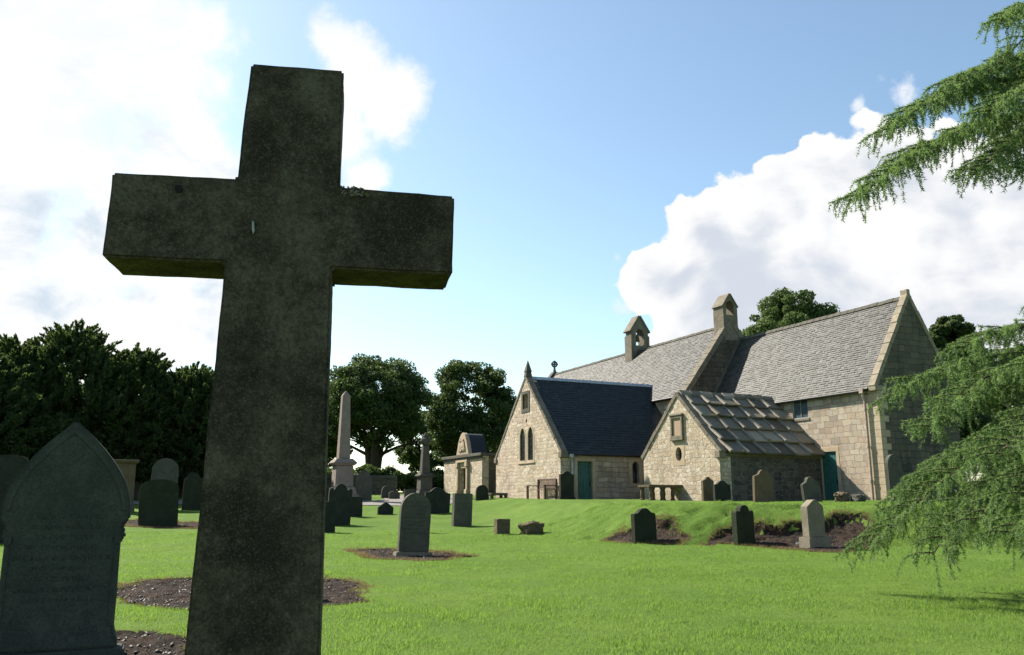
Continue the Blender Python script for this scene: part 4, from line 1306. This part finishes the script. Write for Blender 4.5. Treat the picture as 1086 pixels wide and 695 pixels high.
def obelisk(xl, xr, yt, yb, Y, m_, label, top='pyramid'):
    """pixel widths at the foot of the pedestal"""
    xc = (xl + xr) / 2
    p = at(xc, yb, Y)
    z = Hf(p.x, p.y)
    k = Y / FPX / cP / cP
    w_ = (xr - xl) * k
    h_ = at(xc, yt, Y).z - z
    root = tag(empty('obelisk', (p.x, p.y, z), R(25.2)), label, 'obelisk')
    mb = MB(); mb.frustum((0, 0), w_ * 1.12, w_ * 1.12, w_ * 1.08, w_ * 1.08, -.2, h_ * .055); mb.frustum((0, 0), w_ * .95, w_ * .95, w_ * .82, w_ * .82, h_ * .055 + .003, h_ * .12); mb.build('base', m_, root, .02, 2)
    mb = MB(); mb.frustum((0, 0), w_ * .70, w_ * .70, w_ * .66, w_ * .66, h_ * .123, h_ * .31); mb.build('pedestal', m_, root, .02, 2)
    mb = MB(); mb.frustum((0, 0), w_ * .70, w_ * .70, w_ * .92, w_ * .92, h_ * .312, h_ * .335); mb.frustum((0, 0), w_ * .92, w_ * .92, w_ * .62, w_ * .62, h_ * .337, h_ * .375); mb.build('cornice', m_, root, .015)
    mb = MB()
    if top == 'pyramid':
        mb.frustum((0, 0), w_ * .44, w_ * .44, w_ * .30, w_ * .30, h_ * .377, h_ * .955)
        mb.frustum((0, 0), w_ * .30, w_ * .30, w_ * .05, w_ * .05, h_ * .955, h_)
        mb.build('shaft', m_, root, .015)
    else:
        mb.frustum((0, 0), w_ * .48, w_ * .48, w_ * .34, w_ * .34, h_ * .377, h_ * .80)
        mb.build('shaft', m_, root, .015)
        mb = MB()
        prof = [(.14, .802), (.24, .83), (.30, .87), (.26, .905), (.12, .925), (.16, .94), (.10, .97), (.03, 1.0)]
        mb.tube([(0, 0, h_ * b) for a, b in prof], [a * w_ for a, b in prof], 14)
        mb.build('urn', m_, root)
obelisk(349.5, 375.5, 415, 524, 50, S['st_pink'], 'tall pink granite obelisk on a stepped pedestal')
obelisk(441, 459, 459, 527, 52, S['st_grey'], 'slim grey obelisk with urn top before the mausoleum', 'urn')

def table_tomb(xl, xr, yt, yb, Y, m_, label, yaw=25.2, depth=.9, legs=3):
    xc = (xl + xr) / 2
    p = at(xc, yb, Y)
    z = Hf(p.x, p.y)
    k = Y / FPX / cP / cP
    w_ = (xr - xl) * k * .95
    h_ = at(xc, yt, Y).z - z
    root = tag(empty('table_tomb', (p.x, p.y, z), R(yaw)), label, 'tomb')
    mb = MB(); mb.box((-w_ / 2, -depth / 2, h_ - .12), (w_ / 2, depth / 2, h_)); mb.build('top_slab', m_, root, .02, 2, .008, .15)
    for i in range(legs):
        for s_ in (-1, 1):
            x = -w_ * .42 + w_ * .84 * i / (legs - 1)
            mb = MB()
            prof = [(.11, -.15), (.11, .06), (.075, .10), (.10, h_ * .4), (.07, h_ - .22), (.11, h_ - .16), (.11, h_ - .123)]
            mb.tube([(x, s_ * depth * .36, b) for a, b in prof], [a for a, b in prof], 10)
            mb.build('leg', m_, root)
table_tomb(679, 727, 514.5, 527, 39.3, S['st_sand'], 'table tomb on baluster legs before the aisle gable', yaw=25.2, depth=1.0, legs=4)
table_tomb(517, 536, 523, 533, 48.5, S['st_grey'], 'table tomb on short legs between mausoleum and chapel', legs=2)

def bench():
    p = at(573.5, 528.5, 43.6)
    z = Hf(p.x, p.y)
    root = tag(empty('wooden_bench', (p.x, p.y, z), CH_ROT + R(-90) + R(90)), 'brown wooden slatted bench against the sunlit chapel gable', 'bench')
    # local: x along the wall, -y towards the viewer
    hw = .88
    root.scale = (1.12, 1.12, 1.12)
    mb = MB()
    for i in range(5):
        y = -.25 + i * .115
        mb.box((-hw + .02, y, .42), (hw - .02, y + .085, .445))
    mb.build('seat', M['wood'], root, .004)
    mb = MB()
    mb.box((-hw + .08, .305, .50), (hw - .08, .335, .56)); mb.box((-hw + .08, .345, .86), (hw - .08, .38, .94))
    for i in range(13):
        x = -hw + .14 + i * (2 * hw - .28) / 12
        mb.hexa([(x - .036, .312, .555), (x + .036, .312, .555), (x + .036, .330, .555), (x - .036, .330, .555), (x - .036, .350, .862), (x + .036, .350, .862), (x + .036, .368, .862), (x - .036, .368, .862)])
    mb.build('backrest', M['wood'], root, .003)
    for s_ in (-1, 1):
        for yy, hh in ((-.24, .60), (.33, .92)):
            mb = MB(); mb.box((s_ * hw - .05, yy - .045, -.1), (s_ * hw + .05, yy + .045, hh)); mb.build('leg', M['wood'], root, .006)
        mb = MB(); mb.box((s_ * hw - .045, -.31, .603), (s_ * hw + .045, .30, .64)); mb.build('armrest', M['wood'], root, .008)
bench()

def boulder(px, py, Y, size, m_, label, seed):
    p = hit(px, py) if Y is None else at(px, py, Y)
    z = Hf(p.x, p.y)
    bm = bmesh.new()
    bmesh.ops.create_icosphere(bm, subdivisions=4, radius=1)
    for v in bm.verts:
        c = v.co.copy()
        m3 = max(abs(c.x), abs(c.y), abs(c.z))
        c = c.lerp(c / m3, .55)
        q = c * 1.5 + Vector((seed * 3.1, 0, 0))
        c += c.normalized() * (mnoise.noise(q) * .30 + mnoise.noise(q * 3) * .13 + mnoise.noise(q * 8) * .05)
        v.co = Vector((c.x * size[0] / 2, c.y * size[1] / 2, c.z * size[2] / 2 + size[2] * .36))
    me = bpy.data.meshes.new('stone_block')
    bm.to_mesh(me); bm.free()
    o = link('stone_block', me, m_)
    o.location = (p.x, p.y, z)
    o.rotation_euler = (0, 0, R(25) + seed * .3)
    tag(o, label, 'stone')
boulder(564, 567, None, (.78, .5, .42), S['st_sand'], 'rough broken stone lying at the foot of the mound', 1)
boulder(893, 530, 33.6, (1.05, .5, .42), S['st_sand'], 'long rough stone block beside the teal church door', 2)
boulder(910, 531.5, 33.2, (.62, .4, .32), S['st_grey'], 'small rough block between the door and downpipe', 4)

# white flower pot ornament by the gabled headstone
p = hit(848, 577)
mb = MB()
prof = [(.055, -.02), (.07, .03), (.09, .10), (.095, .12), (.07, .125)]
mb.tube([(0, 0, b) for a, b in prof], [a for a, b in prof], 14)
o = mb.build('flower_vase', M['frame_paint']); o.location = (p.x, p.y, Hf(p.x, p.y) + .02)
tag(o, 'small white vase on the soil beside the gabled headstone', 'vase')

# boundary wall behind the graves
def boundary_wall():
    pts = [(-46, 64), (-30, 62), (-18, 61), (-8.2, 60)]
    mb, mc = MB(), MB()
    for (x0, y0), (x1, y1) in zip(pts[:-1], pts[1:]):
        n = 8
        for i in range(n):
            a, b = i / n, (i + 1) / n
            xa, ya, xb, yb = x0 + (x1 - x0) * a, y0 + (y1 - y0) * a, x0 + (x1 - x0) * b, y0 + (y1 - y0) * b
            za, zb = Hf(xa, ya), Hf(xb, yb)
            t_ = .22
            mb.hexa([(xa, ya - t_, za - .3), (xb, yb - t_, zb - .3), (xb, yb + t_, zb - .3), (xa, ya + t_, za - .3), (xa, ya - t_, za + 1.15), (xb, yb - t_, zb + 1.15), (xb, yb + t_, zb + 1.15), (xa, ya + t_, za + 1.15)])
            j = random.uniform(-.02, .05)
            mc.hexa([(xa, ya - .27, za + 1.153), (xb, yb - .27, zb + 1.153), (xb, yb + .27, zb + 1.153), (xa, ya + .27, za + 1.153), (xa, ya - .2, za + 1.36 + j), (xb, yb - .2, zb + 1.36 + j), (xb, yb + .2, zb + 1.36 + j), (xa, ya + .2, za + 1.36 + j)])
    root = tag(empty('boundary_wall', (-20, 61, 1.4)), 'low grey rubble boundary wall behind the graves', 'wall')
    a = mb.build('masonry', M['ashlar_shade'], root); b = mc.build('coping', M['coping_grey'], root, .02)
    for o_ in (a, b):
        o_.matrix_parent_inverse = Matrix.Translation((20, -61, -1.4))
boundary_wall()

# ------------------------------------------------------------------ vegetation
def leaf_quads(c, d, nrm, ln, wd):
    """rhombic leaves: centres c, directions d, normals nrm, lengths ln, widths wd -> verts, faces"""
    s = np.cross(d, nrm)
    s /= np.linalg.norm(s, axis=1, keepdims=True) + 1e-9
    v = np.stack([c - d * ln[:, None] / 2, c + s * wd[:, None] / 2, c + d * ln[:, None] / 2, c - s * wd[:, None] / 2], 1)
    f = np.arange(len(c) * 4).reshape(-1, 4)
    return v.reshape(-1, 3), f
def unit(a):
    return a / (np.linalg.norm(a, axis=-1, keepdims=True) + 1e-9)

def broadleaf(name, pos, height, radius, label, mat_leaf_, n_clump=90, n_leaf=30000, leaf=.30, seed=1, low=.22, squash=1.0, trunk_r=.45, group='broadleaved trees behind the churchyard', stems=1):
    g = np.random.default_rng(seed)
    rr = random.Random(seed)
    x, y = pos
    z = Hf(x, y)
    root = tag(empty(name, (x, y, z)), label, 'tree', group)
    # limbs
    mb = MB()
    tips = []
    cz0 = height * low
    for s_ in range(stems):
        a0 = rr.uniform(0, 6.28)
        lean = Vector((math.cos(a0), math.sin(a0), 0)) * (radius * .18 if stems > 1 else radius * .05)
        fork = Vector((0, 0, height * rr.uniform(.30, .42))) + lean
        mb.tube([Vector((lean.x * .2, lean.y * .2, -.3)), Vector((lean.x * .4, lean.y * .4, height * .12)), fork], [trunk_r * 1.35, trunk_r, trunk_r * .72], 10)
        for k in range(7):
            a = a0 + k * 2.4 + rr.uniform(-.5, .5)
            el = rr.uniform(.35, 1.2)
            ln = rr.uniform(.45, .8) * radius
            st = fork * rr.uniform(.62, 1.0)
            mid = st + Vector((math.cos(a) * math.cos(el), math.sin(a) * math.cos(el), math.sin(el))) * ln * .55
            end = mid + Vector((math.cos(a + .3) * math.cos(el * .7), math.sin(a + .3) * math.cos(el * .7), math.sin(el * .8))) * ln * .7
            mb.tube([st, mid, end], [trunk_r * .42, trunk_r * .25, trunk_r * .07], 6)
            for q in range(3):
                a2 = a + rr.uniform(-1.2, 1.2)
                e2 = mid.lerp(end, rr.random()) 
                mb.tube([e2, e2 + Vector((math.cos(a2), math.sin(a2), rr.uniform(.1, .9))) * radius * .3], [trunk_r * .14, .02], 5)
    mb.build('trunk', M['bark'], root)
    # crown: clumps filling an uneven dome
    cc = Vector((0, 0, (cz0 + height) / 2))
    hz = (height - cz0) / 2
    cl = []
    while len(cl) < n_clump:
        p = g.normal(size=3)
        p /= np.linalg.norm(p)
        rad = g.uniform(.35, 1) ** .45
        lump = 1 + .22 * mnoise.noise(Vector(p * 1.7) + Vector((seed * 5.1, 0, 0))) + .10 * mnoise.noise(Vector(p * 4) + Vector((0, seed * 2.1, 0)))
        q = p * rad * lump
        if q[2] < -.55 and g.random() < .6:
            continue
        cl.append((q * np.array([radius, radius, hz * squash]) * .88 + np.array([0, 0, cc.z]), radius * g.uniform(.10, .25) * (1 if n_clump < 150 else .92)))
    vs, fs, k = [], [], 0
    per = n_leaf // n_clump
    C_, D_, N_, L_ = [], [], [], []
    for c, r_ in cl:
        m_ = int(per * (r_ / (radius * .2)) ** 1.6) + 5
        p = unit(g.normal(size=(m_, 3)))
        rad = g.uniform(.25, 1.0, size=(m_, 1)) ** .5
        pos_ = c + p * rad * r_ * np.array([1.15, 1.15, .78])
        C_.append(pos_)
        N_.append(unit(p + g.normal(size=(m_, 3)) * .75 + np.array([0, 0, .35])))
        D_.append(unit(g.normal(size=(m_, 3)) + np.array([0, 0, -.3])))
        L_.append(g.uniform(.6, 1.35, m_) * leaf)
    C_, D_, N_, L_ = map(np.concatenate, (C_, D_, N_, L_))
    v, f = leaf_quads(C_, D_, N_, L_, L_ * .72)
    link('crown', np_mesh('crown', v, f), mat_leaf_, root)
    return root

def yew(pos, height, radius, label, seed, n_spray=420, leaf=.16, spread=1.0):
    """dark evergreen: many upswept feathery sprays over a dense body"""
    g = np.random.default_rng(seed)
    x, y = pos
    root = tag(empty('yew_tree', (x, y, Hf(x, y))), label, 'tree', 'dark yews along the left side')
    mb = MB()
    rr = random.Random(seed)
    for k in range(5):
        a = rr.uniform(0, 6.28)
        mb.tube([(rr.uniform(-.3, .3), rr.uniform(-.3, .3), -.3), (math.cos(a) * .6, math.sin(a) * .6, height * .3), (math.cos(a) * radius * .5, math.sin(a) * radius * .5, height * .72)], [.32, .22, .05], 7)
    mb.build('trunk', M['bark'], root)
    C_, D_, N_, L_, W_ = [], [], [], [], []
    for i in range(n_spray):
        a = g.uniform(0, 2 * math.pi)
        h_ = g.uniform(.06, 1.0) ** .85
        prof = radius * 1.22 * (1 - .92 * max(0, (h_ - .30) / .70) ** 2.3) * (1 + .25 * mnoise.noise(Vector((math.cos(a) * 1.3, math.sin(a) * 1.3, h_ * 3 + seed))))
        rad = prof * g.uniform(.45, 1.0)
        out = np.array([math.cos(a), math.sin(a), 0])
        st = out * rad * .8 + np.array([0, 0, h_ * height * .90])
        el = g.uniform(.25, .75) + .7 * h_
        dr = unit(out * math.cos(el) + np.array([0, 0, math.sin(el)]) + g.normal(size=3) * .2)
        ln = g.uniform(.7, 1.7) * spread
        m_ = 80
        t = g.uniform(0, 1, m_) ** .8
        drp = np.array([0, 0, -1.0]) * (t ** 2)[:, None] * ln * .22
        side = unit(g.normal(size=(m_, 3)))
        wd = (.36 * (1 - t) + .05)[:, None] * ln * .6
        C_.append(st + dr * (t * ln)[:, None] + drp + side * wd * g.uniform(.2, 1, (m_, 1)))
        D_.append(unit(dr + side * .7 + g.normal(size=(m_, 3)) * .25))
        N_.append(unit(g.normal(size=(m_, 3)) + np.array([0, 0, .4])))
        l_ = g.uniform(.7, 1.5, m_) * leaf * 1.5
        L_.append(l_)
        W_.append(l_ * .42)
    C_, D_, N_, L_, W_ = map(np.concatenate, (C_, D_, N_, L_, W_))
    v, f = leaf_quads(C_, D_, N_, L_, W_)
    link('crown', np_mesh('crown', v, f), M['leaf_yew'], root)

def X_at(px, Y):
    return at(px, 530, Y).x
# left yews
for (px, Y, top, rad, lab, sd) in [
        (-18, 47, 380, 4.6, 'dark yew at the extreme left edge', 31),
        (22, 50, 362, 4.0, 'dark yew left of the tallest one, behind the pointed headstone', 32),
        (84, 52, 347, 5.2, 'tallest dark yew with bushy top above the pointed headstone', 33),
        (150, 54, 374, 4.2, 'dark yew with feathery pointed tips right of the tallest', 34),
        (205, 55, 392, 4.0, 'lower dark yew directly left of the cross shaft', 35),
        (262, 57, 392, 4.4, 'dark yew hidden behind the cross shaft', 36)]:
    p = at(px, top, Y)
    yew((p.x, Y), p.z - Hf(p.x, Y), rad, lab, sd, n_spray=1250, spread=1.15)
# broadleaved trees
def tree_at(px, top, Y, rad_px, lab, **kw):
    p = at(px, top, Y)
    broadleaf('broadleaf_tree', (p.x, Y), p.z - Hf(p.x, Y), rad_px * Y / FPX / cP, lab, kw.pop('m', M['leaf_oak']), **kw)
tree_at(400, 372, 76, 58, 'broad tree with visible forked limbs behind the tall obelisk', seed=41, n_clump=230, n_leaf=90000, leaf=.23, low=.24, stems=3, trunk_r=.42)
tree_at(500, 380, 84, 50, 'rounded tree standing behind the mausoleum', seed=42, n_clump=220, n_leaf=80000, leaf=.24, low=.14, stems=2)
tree_at(336, 400, 88, 52, 'broad tree mostly hidden by the cross', seed=47, n_clump=120, n_leaf=40000, leaf=.36, low=.15)
tree_at(453, 425, 92, 34, 'smaller tree filling the gap between two broad trees', seed=43, n_clump=100, n_leaf=30000, leaf=.26, low=.1)
tree_at(545, 425, 92, 34, 'low tree partly hidden by the chapel gable', seed=48, n_clump=80, n_leaf=24000, leaf=.26, low=.1)
tree_at(834, 308, 66, 57, 'large green treetop rising above the chancel ridge', seed=44, n_clump=300, n_leaf=170000, leaf=.20, low=.3, m=M['leaf_back'])
tree_at(998, 329, 60, 42, 'dark tree behind the right church gable', seed=45, n_clump=260, n_leaf=110000, leaf=.26, low=.05, m=M['leaf_yew'])
tree_at(1070, 388, 64, 54, 'low dark tree glimpsed through the cedar at the right', seed=46, n_clump=150, n_leaf=45000, leaf=.28, low=.05, m=M['leaf_yew'])

def shrub(px, top, Y, rad_px, lab, seed, m_=None):
    g = np.random.default_rng(seed)
    p = at(px, top, Y)
    z = Hf(p.x, Y)
    h_ = p.z - z
    rad = rad_px * Y / FPX / cP
    n = 5200
    cl = unit(g.normal(size=(26, 3))) * g.uniform(.3, .8, (26, 1))
    k = g.integers(0, 26, n)
    q = cl[k] + unit(g.normal(size=(n, 3))) * g.uniform(.05, .34, (n, 1))
    c = q * np.array([rad, rad * .8, h_ * .55]) + np.array([0, 0, h_ * .48])
    v, f = leaf_quads(c, unit(g.normal(size=(n, 3))), unit(q + g.normal(size=(n, 3)) * .7), g.uniform(.15, .34, n), g.uniform(.12, .24, n))
    root = tag(empty('shrub', (p.x, Y, z)), lab, 'shrub', 'shrubs along the boundary')
    link('foliage', np_mesh('foliage', v, f), m_ or M['leaf_oak'], root)
    mb = MB()
    for i in range(4):
        a = i * 1.6
        mb.tube([(0, 0, -.1), (math.cos(a) * rad * .5, math.sin(a) * rad * .4, h_ * .6)], [.05, .015], 5)
    mb.build('stem', M['bark'], root)
for a in [(352, 492, 66, 30, 'dark shrub under the tree left of the tall obelisk', 61), (388, 494, 65, 22, 'dark shrub right of the tall obelisk shaft', 62),
          (412, 496, 66, 20, 'dark shrub above the boundary wall', 63), (436, 500, 68, 18, 'lighter shrub left of the slim obelisk', 64),
          (466, 498, 68, 18, 'dark shrub between slim obelisk and mausoleum', 65), (300, 492, 64, 40, 'dark shrub concealed by the cross', 66)]:
    shrub(*a, m_=M['leaf_back'] if a[5] == 64 else None)

# ------------------------------------------------------------------ deodar cedar at the right
def cedar():
    g = np.random.default_rng(77)
    tx, ty = 9.9, 11.8
    tz = Hf(tx, ty)
    root = tag(empty('cedar_tree', (tx, ty, tz)), 'deodar cedar with drooping feathery boughs at the right edge', 'tree')
    mb = MB(); mb.tube([(0, 0, -.4), (.03, 0, 2), (0, .05, 5), (.05, 0, 9), (0, 0, 13)], [.36, .30, .24, .16, .03], 14); mb.build('trunk', M['bark'], root)
    C_, D_, L_ = [], [], []
    def needles(path, step=.020, per=4, ln=.042):
        """path (k,3): tufts of needles along a shoot"""
        seg = np.diff(path, axis=0)
        sl_ = np.linalg.norm(seg, axis=1)
        tot = sl_.sum()
        n = max(int(tot / step), 2)
        cum = np.concatenate([[0], np.cumsum(sl_)])
        s = np.linspace(0, tot, n)
        i = np.clip(np.searchsorted(cum, s, 'right') - 1, 0, len(seg) - 1)
        pt = path[i] + seg[i] * ((s - cum[i]) / (sl_[i] + 1e-9))[:, None]
        dr = unit(seg[i])
        pt = np.repeat(pt, per, 0)
        dr = np.repeat(dr, per, 0)
        d = unit(unit(g.normal(size=pt.shape)) + dr * .9)
        l_ = g.uniform(.7, 1.3, len(pt)) * ln
        C_.append(pt + d * (l_ * .5)[:, None])
        D_.append(d)
        L_.append(l_)
    wood = MB()
    def bough(start, tip, sag, dens=1.0, lat=1.15, hang=.33, flat=1.0):
        start, tip = np.array(start, float), np.array(tip, float)
        L = np.linalg.norm(tip - start)
        n = 26
        t = np.linspace(0, 1, n)
        ax = start + (tip - start) * t[:, None]
        ax[:, 2] += sag * 4 * t * (1 - t) - (t ** 3) * .12 * L
        ax += np.cumsum(g.normal(size=(n, 3)) * .012, 0)
        wood.tube([tuple(p) for p in ax], [.055 * (1 - k) * L / 4 + .006 for k in t], 6)
        dirb = unit(tip - start)
        sidev = unit(np.cross(dirb, [0, 0, 1]))
        nsec = int(L * 13 * dens)
        for s in range(nsec):
            u = .10 + .90 * (s + g.random()) / nsec
            i = min(int(u * (n - 1)), n - 2)
            b = ax[i] + (ax[i + 1] - ax[i]) * (u * (n - 1) - i)
            sg = 1 if s % 2 else -1
            ln = lat * (1.05 - .75 * u) * g.uniform(.55, 1.15) + .12
            d0 = unit(sidev * sg * g.uniform(.5, 1.0) + dirb * g.uniform(.45, 1.0) + np.array([0, 0, g.uniform(.0, .35)]))
            m_ = 8
            tt = np.linspace(0, 1, m_)
            sp = b + d0 * (tt * ln)[:, None]
            sp[:, 2] -= (tt ** 2) * ln * g.uniform(.15, .45)
            wood.tube([tuple(p) for p in sp], [.009 * (1 - k) + .002 for k in tt], 4, cap=False)
            needles(sp, .020, 6)
            nter = int(ln * 24) + 3
            for q in range(nter):
                v = (q + g.random()) / nter
                j = min(int(v * (m_ - 1)), m_ - 2)
                c = sp[j] + (sp[j + 1] - sp[j]) * (v * (m_ - 1) - j)
                hl = hang * g.uniform(.35, 1.1) * (1 - .45 * v)
                d1 = unit(unit(g.normal(size=3)) * .55 + d0 * .45 + np.array([0, 0, -.05]))
                w_ = np.linspace(0, 1, 5)
                tp = c + d1 * (w_ * hl * .55)[:, None]
                tp[:, 2] -= (w_ ** 1.6) * hl * .75
                needles(tp, .022, 6)
    O_ = np.array([tx, ty, tz])
    def B(px, py, Y, h0, sag=.25, **kw):
        p = np.array(at(px, py, Y)) - O_
        p[2] += .12 * np.linalg.norm(p - np.array([0, 0, h0]))
        bough((0, 0, h0), p, sag, **kw)
    # lower sunlit boughs (tips in the picture, nearest first)
    B(930, 580, 10.6, 2.0, .5, lat=1.0, dens=.95); B(988, 592, 9.8, 1.9, .42, lat=.95, dens=.95); B(1042, 566, 9.4, 2.0, .35, lat=.9, dens=.9)
    B(952, 540, 11.4, 2.2, .35, lat=.9, dens=.9)
    B(958, 412, 11.2, 3.0, .28, lat=.8); B(978, 458, 10.2, 2.7, .3, lat=.85)
    B(1024, 366, 10.6, 3.1, .2, lat=.8); B(1062, 470, 9.0, 2.6, .3); B(1080, 530, 9.0, 2.2, .3, dens=.8); B(1070, 585, 8.9, 1.8, .3, lat=.8); B(1010, 560, 10.4, 2.1, .4, lat=.9)
    B(1080, 392, 9.0, 3.0, .15, lat=.7); B(1100, 556, 8.8, 2.1, .3, lat=.8); B(1015, 416, 9.8, 3.1, .3, lat=.7, dens=.8)
    # high boughs over the sky
    B(905, 204, 9.0, 6.5, .40, lat=.80, hang=.36); B(948, 138, 8.8, 6.8, .4, lat=.70, hang=.36); B(1030, 192, 8.6, 6.2, .3, lat=.65, hang=.36, dens=.8)
    B(1060, 10, 8.2, 7.8, .2, lat=.5, hang=.3); B(1085, 178, 8.2, 6.1, .2, lat=.5, hang=.34, dens=.7)
    B(1015, 92, 9.2, 7.1, .3, lat=.6, hang=.34); B(1048, 120, 8.4, 6.9, .3, lat=.6, hang=.34)
    # the rest of the tree, outside the frame
    for k in range(16):
        a = -1.2 + k * .20
        h_ = 3.4 + (k * 1.37) % 4.7
        r_ = 3.6 - h_ * .22
        bough((0, 0, h_), (math.cos(a) * r_, math.sin(a) * r_, h_ - .5), .3, dens=.45)
    for k in range(10):
        a = k * 2.4
        h_ = 8.6 + k * .42
        r_ = 2.3 - k * .18
        bough((0, 0, h_), (math.cos(a) * r_, math.sin(a) * r_, h_ - .2), .2, dens=.8, lat=.8)
    C2, D2, L2 = map(np.concatenate, (C_, D_, L_))
    s = unit(np.cross(D2, g.normal(size=D2.shape)))
    wdt = L2 * .115
    v = np.stack([C2 - D2 * (L2 / 2)[:, None] - s * wdt[:, None], C2 - D2 * (L2 / 2)[:, None] + s * wdt[:, None], C2 + D2 * (L2 / 2)[:, None]], 1).reshape(-1, 3)
    f = np.arange(len(v)).reshape(-1, 3)
    print('cedar needles', len(f))
    wood.build('boughs', M['bark'], root)
    link('needles', np_mesh('needles', v, f), M['cedar'], root)
cedar()

# ------------------------------------------------------------------ grass
def grass():
    g = np.random.default_rng(5)
    X, Y, S_ = [], [], []
    for y0, y1, dens, size in [(3.6, 7, 3300, .034), (7, 10, 2700, .035), (10, 14, 1800, .037), (14, 19, 1000, .041), (19, 29, 520, .048)]:
        hw = .66 * y1 + 1.6
        n = int((y1 - y0) * 2 * hw * dens)
        x = g.uniform(-hw, hw, n)
        y = g.uniform(y0, y1, n)
        keep = (np.abs(x) < .66 * y + 1.6)
        x, y = x[keep], y[keep]
        keep = bed_sd(x, y) < g.uniform(-.03, .05, len(x))
        # patchy density
        dn = .5 + vnoise(x * 1.4, y * 1.4, 21) * .5 + vnoise(x * 5, y * 5, 22) * .6
        keep &= g.random(len(x)) < .55 + dn * .6
        x, y = x[keep], y[keep]
        tuss = np.clip(.95 + .55 * vnoise(x * .8, y * .8, 31) + .9 * vnoise(x * 3.1, y * 3.1, 32), .45, 2.0)
        sd = poly_sdf(x, y, MOUND)
        wd = np.interp(x, [-4, 0, 4], [11, 6, 2.9])
        bank = sstep((sd / wd + .05) / .25) * sstep((1.25 - sd / wd) / .35) * np.clip((x + 1) / 3, 0.1, 1)
        X.append(x); Y.append(y); S_.append(size * tuss * (1 + .35 * bank))
    x, y, s = map(np.concatenate, (X, Y, S_))
    z = H(x, y) - .004
    n = len(x)
    print('grass blades', n)
    a = g.uniform(0, 2 * np.pi, n)
    le = g.uniform(.15, .95, n)
    d = np.stack([np.cos(a) * le, np.sin(a) * le, np.ones(n)], 1)
    d = unit(d)
    b = g.uniform(0, 2 * np.pi, n)
    w_ = np.stack([np.cos(b), np.sin(b), np.zeros(n)], 1) * (s * g.uniform(.055, .10, n))[:, None]
    c = np.stack([x, y, z], 1)
    h_ = (s * g.uniform(.6, 1.3, n))[:, None]
    v = np.stack([c - w_, c + w_, c + d * h_], 1).reshape(-1, 3)
    o = link('grass', np_mesh('grass', v, np.arange(3 * n).reshape(-1, 3)), M['grass'])
    tag(o, 'short sunlit lawn grass between the graves', 'grass', kind='stuff')
grass()

# dry straw-coloured grass at the turf edge of the beds, and loose clods on the soil
def bed_detail():
    g = np.random.default_rng(15)
    V, n0 = [], 0
    CL = []
    for k, pl in BEDS.items():
        (x0, y0), (x1, y1) = pl.min(0) - .4, pl.max(0) + .4
        y0 = max(y0, 2.5)
        n = int((x1 - x0) * (y1 - y0) * 2600)
        x, y = g.uniform(x0, x1, n), g.uniform(y0, y1, n)
        sd = poly_sdf(x, y, pl) + bed_wob(x, y)
        far = np.clip(np.hypot(x, y) / 12, .7, 2)
        kp = (np.abs(sd + .02) < .07 * far * (.4 + vnoise(x * 1.7, y * 1.7, 41) + .5)) & (g.random(n) < .8)
        V.append(np.stack([x[kp], y[kp]], 1))
        m = int((x1 - x0) * (y1 - y0) * 260)
        x, y = g.uniform(x0, x1, m), g.uniform(y0, y1, m)
        sd = poly_sdf(x, y, pl) + bed_wob(x, y)
        kp = sd > .03
        CL.append(np.stack([x[kp], y[kp]], 1))
    p = np.concatenate(V)
    n = len(p)
    z = H(p[:, 0], p[:, 1])
    a = g.uniform(0, 2 * np.pi, n)
    le = g.uniform(.4, 1.8, n)
    d = unit(np.stack([np.cos(a) * le, np.sin(a) * le, np.ones(n)], 1))
    b = g.uniform(0, 2 * np.pi, n)
    sc = np.clip(p[:, 1] / 11, .8, 1.7)
    w_ = np.stack([np.cos(b), np.sin(b), np.zeros(n)], 1) * (sc * g.uniform(.002, .004, n))[:, None]
    c = np.stack([p[:, 0], p[:, 1], z], 1)
    v = np.stack([c - w_, c + w_, c + d * (sc * g.uniform(.03, .07, n))[:, None]], 1).reshape(-1, 3)
    tag(link('dry_grass', np_mesh('dry_grass', v, np.arange(3 * n).reshape(-1, 3)), mat_leaf('dry grass', [(.12, .08, .035), (.20, .14, .06), (.10, .09, .03)], (.25, .18, .08), .35)),
        'dry brownish grass along the cut turf edges', 'dry grass', kind='stuff')
    p = np.concatenate(CL)
    n = len(p)
    z = H(p[:, 0], p[:, 1]) + .03
    base = np.array([(1, 0, 0), (0, 1, 0), (-1, 0, 0), (0, -1, 0), (0, 0, 1), (0, 0, -1)], float)
    r_ = (g.uniform(.25, 1.0, n) ** 2.6 * .034 + .004)
    v = base[None] * g.uniform(.5, 1.1, (n, 6, 1)) + g.normal(size=(n, 6, 3)) * .18
    a = g.uniform(0, 6.28, n)
    ca, sa = np.cos(a)[:, None], np.sin(a)[:, None]
    v = np.stack([v[..., 0] * ca - v[..., 1] * sa, v[..., 0] * sa + v[..., 1] * ca, v[..., 2] * .7], -1) * r_[:, None, None]
    v += np.stack([p[:, 0], p[:, 1], z], 1)[:, None]
    f0 = np.array([(0, 1, 4), (1, 2, 4), (2, 3, 4), (3, 0, 4), (1, 0, 5), (2, 1, 5), (3, 2, 5), (0, 3, 5)])
    f = (f0[None] + (np.arange(n) * 6)[:, None, None]).reshape(-1, 3)
    tag(link('soil_clods', np_mesh('soil_clods', v.reshape(-1, 3), f), mat_slate('soil clods', [(.012, .009, .008), (.034, .026, .021), (.020, .015, .012), (.065, .052, .043)], (.03, .02, .015), .3)),
        'loose dark clods and pebbles on the bare soil', 'soil', kind='stuff')
bed_detail()
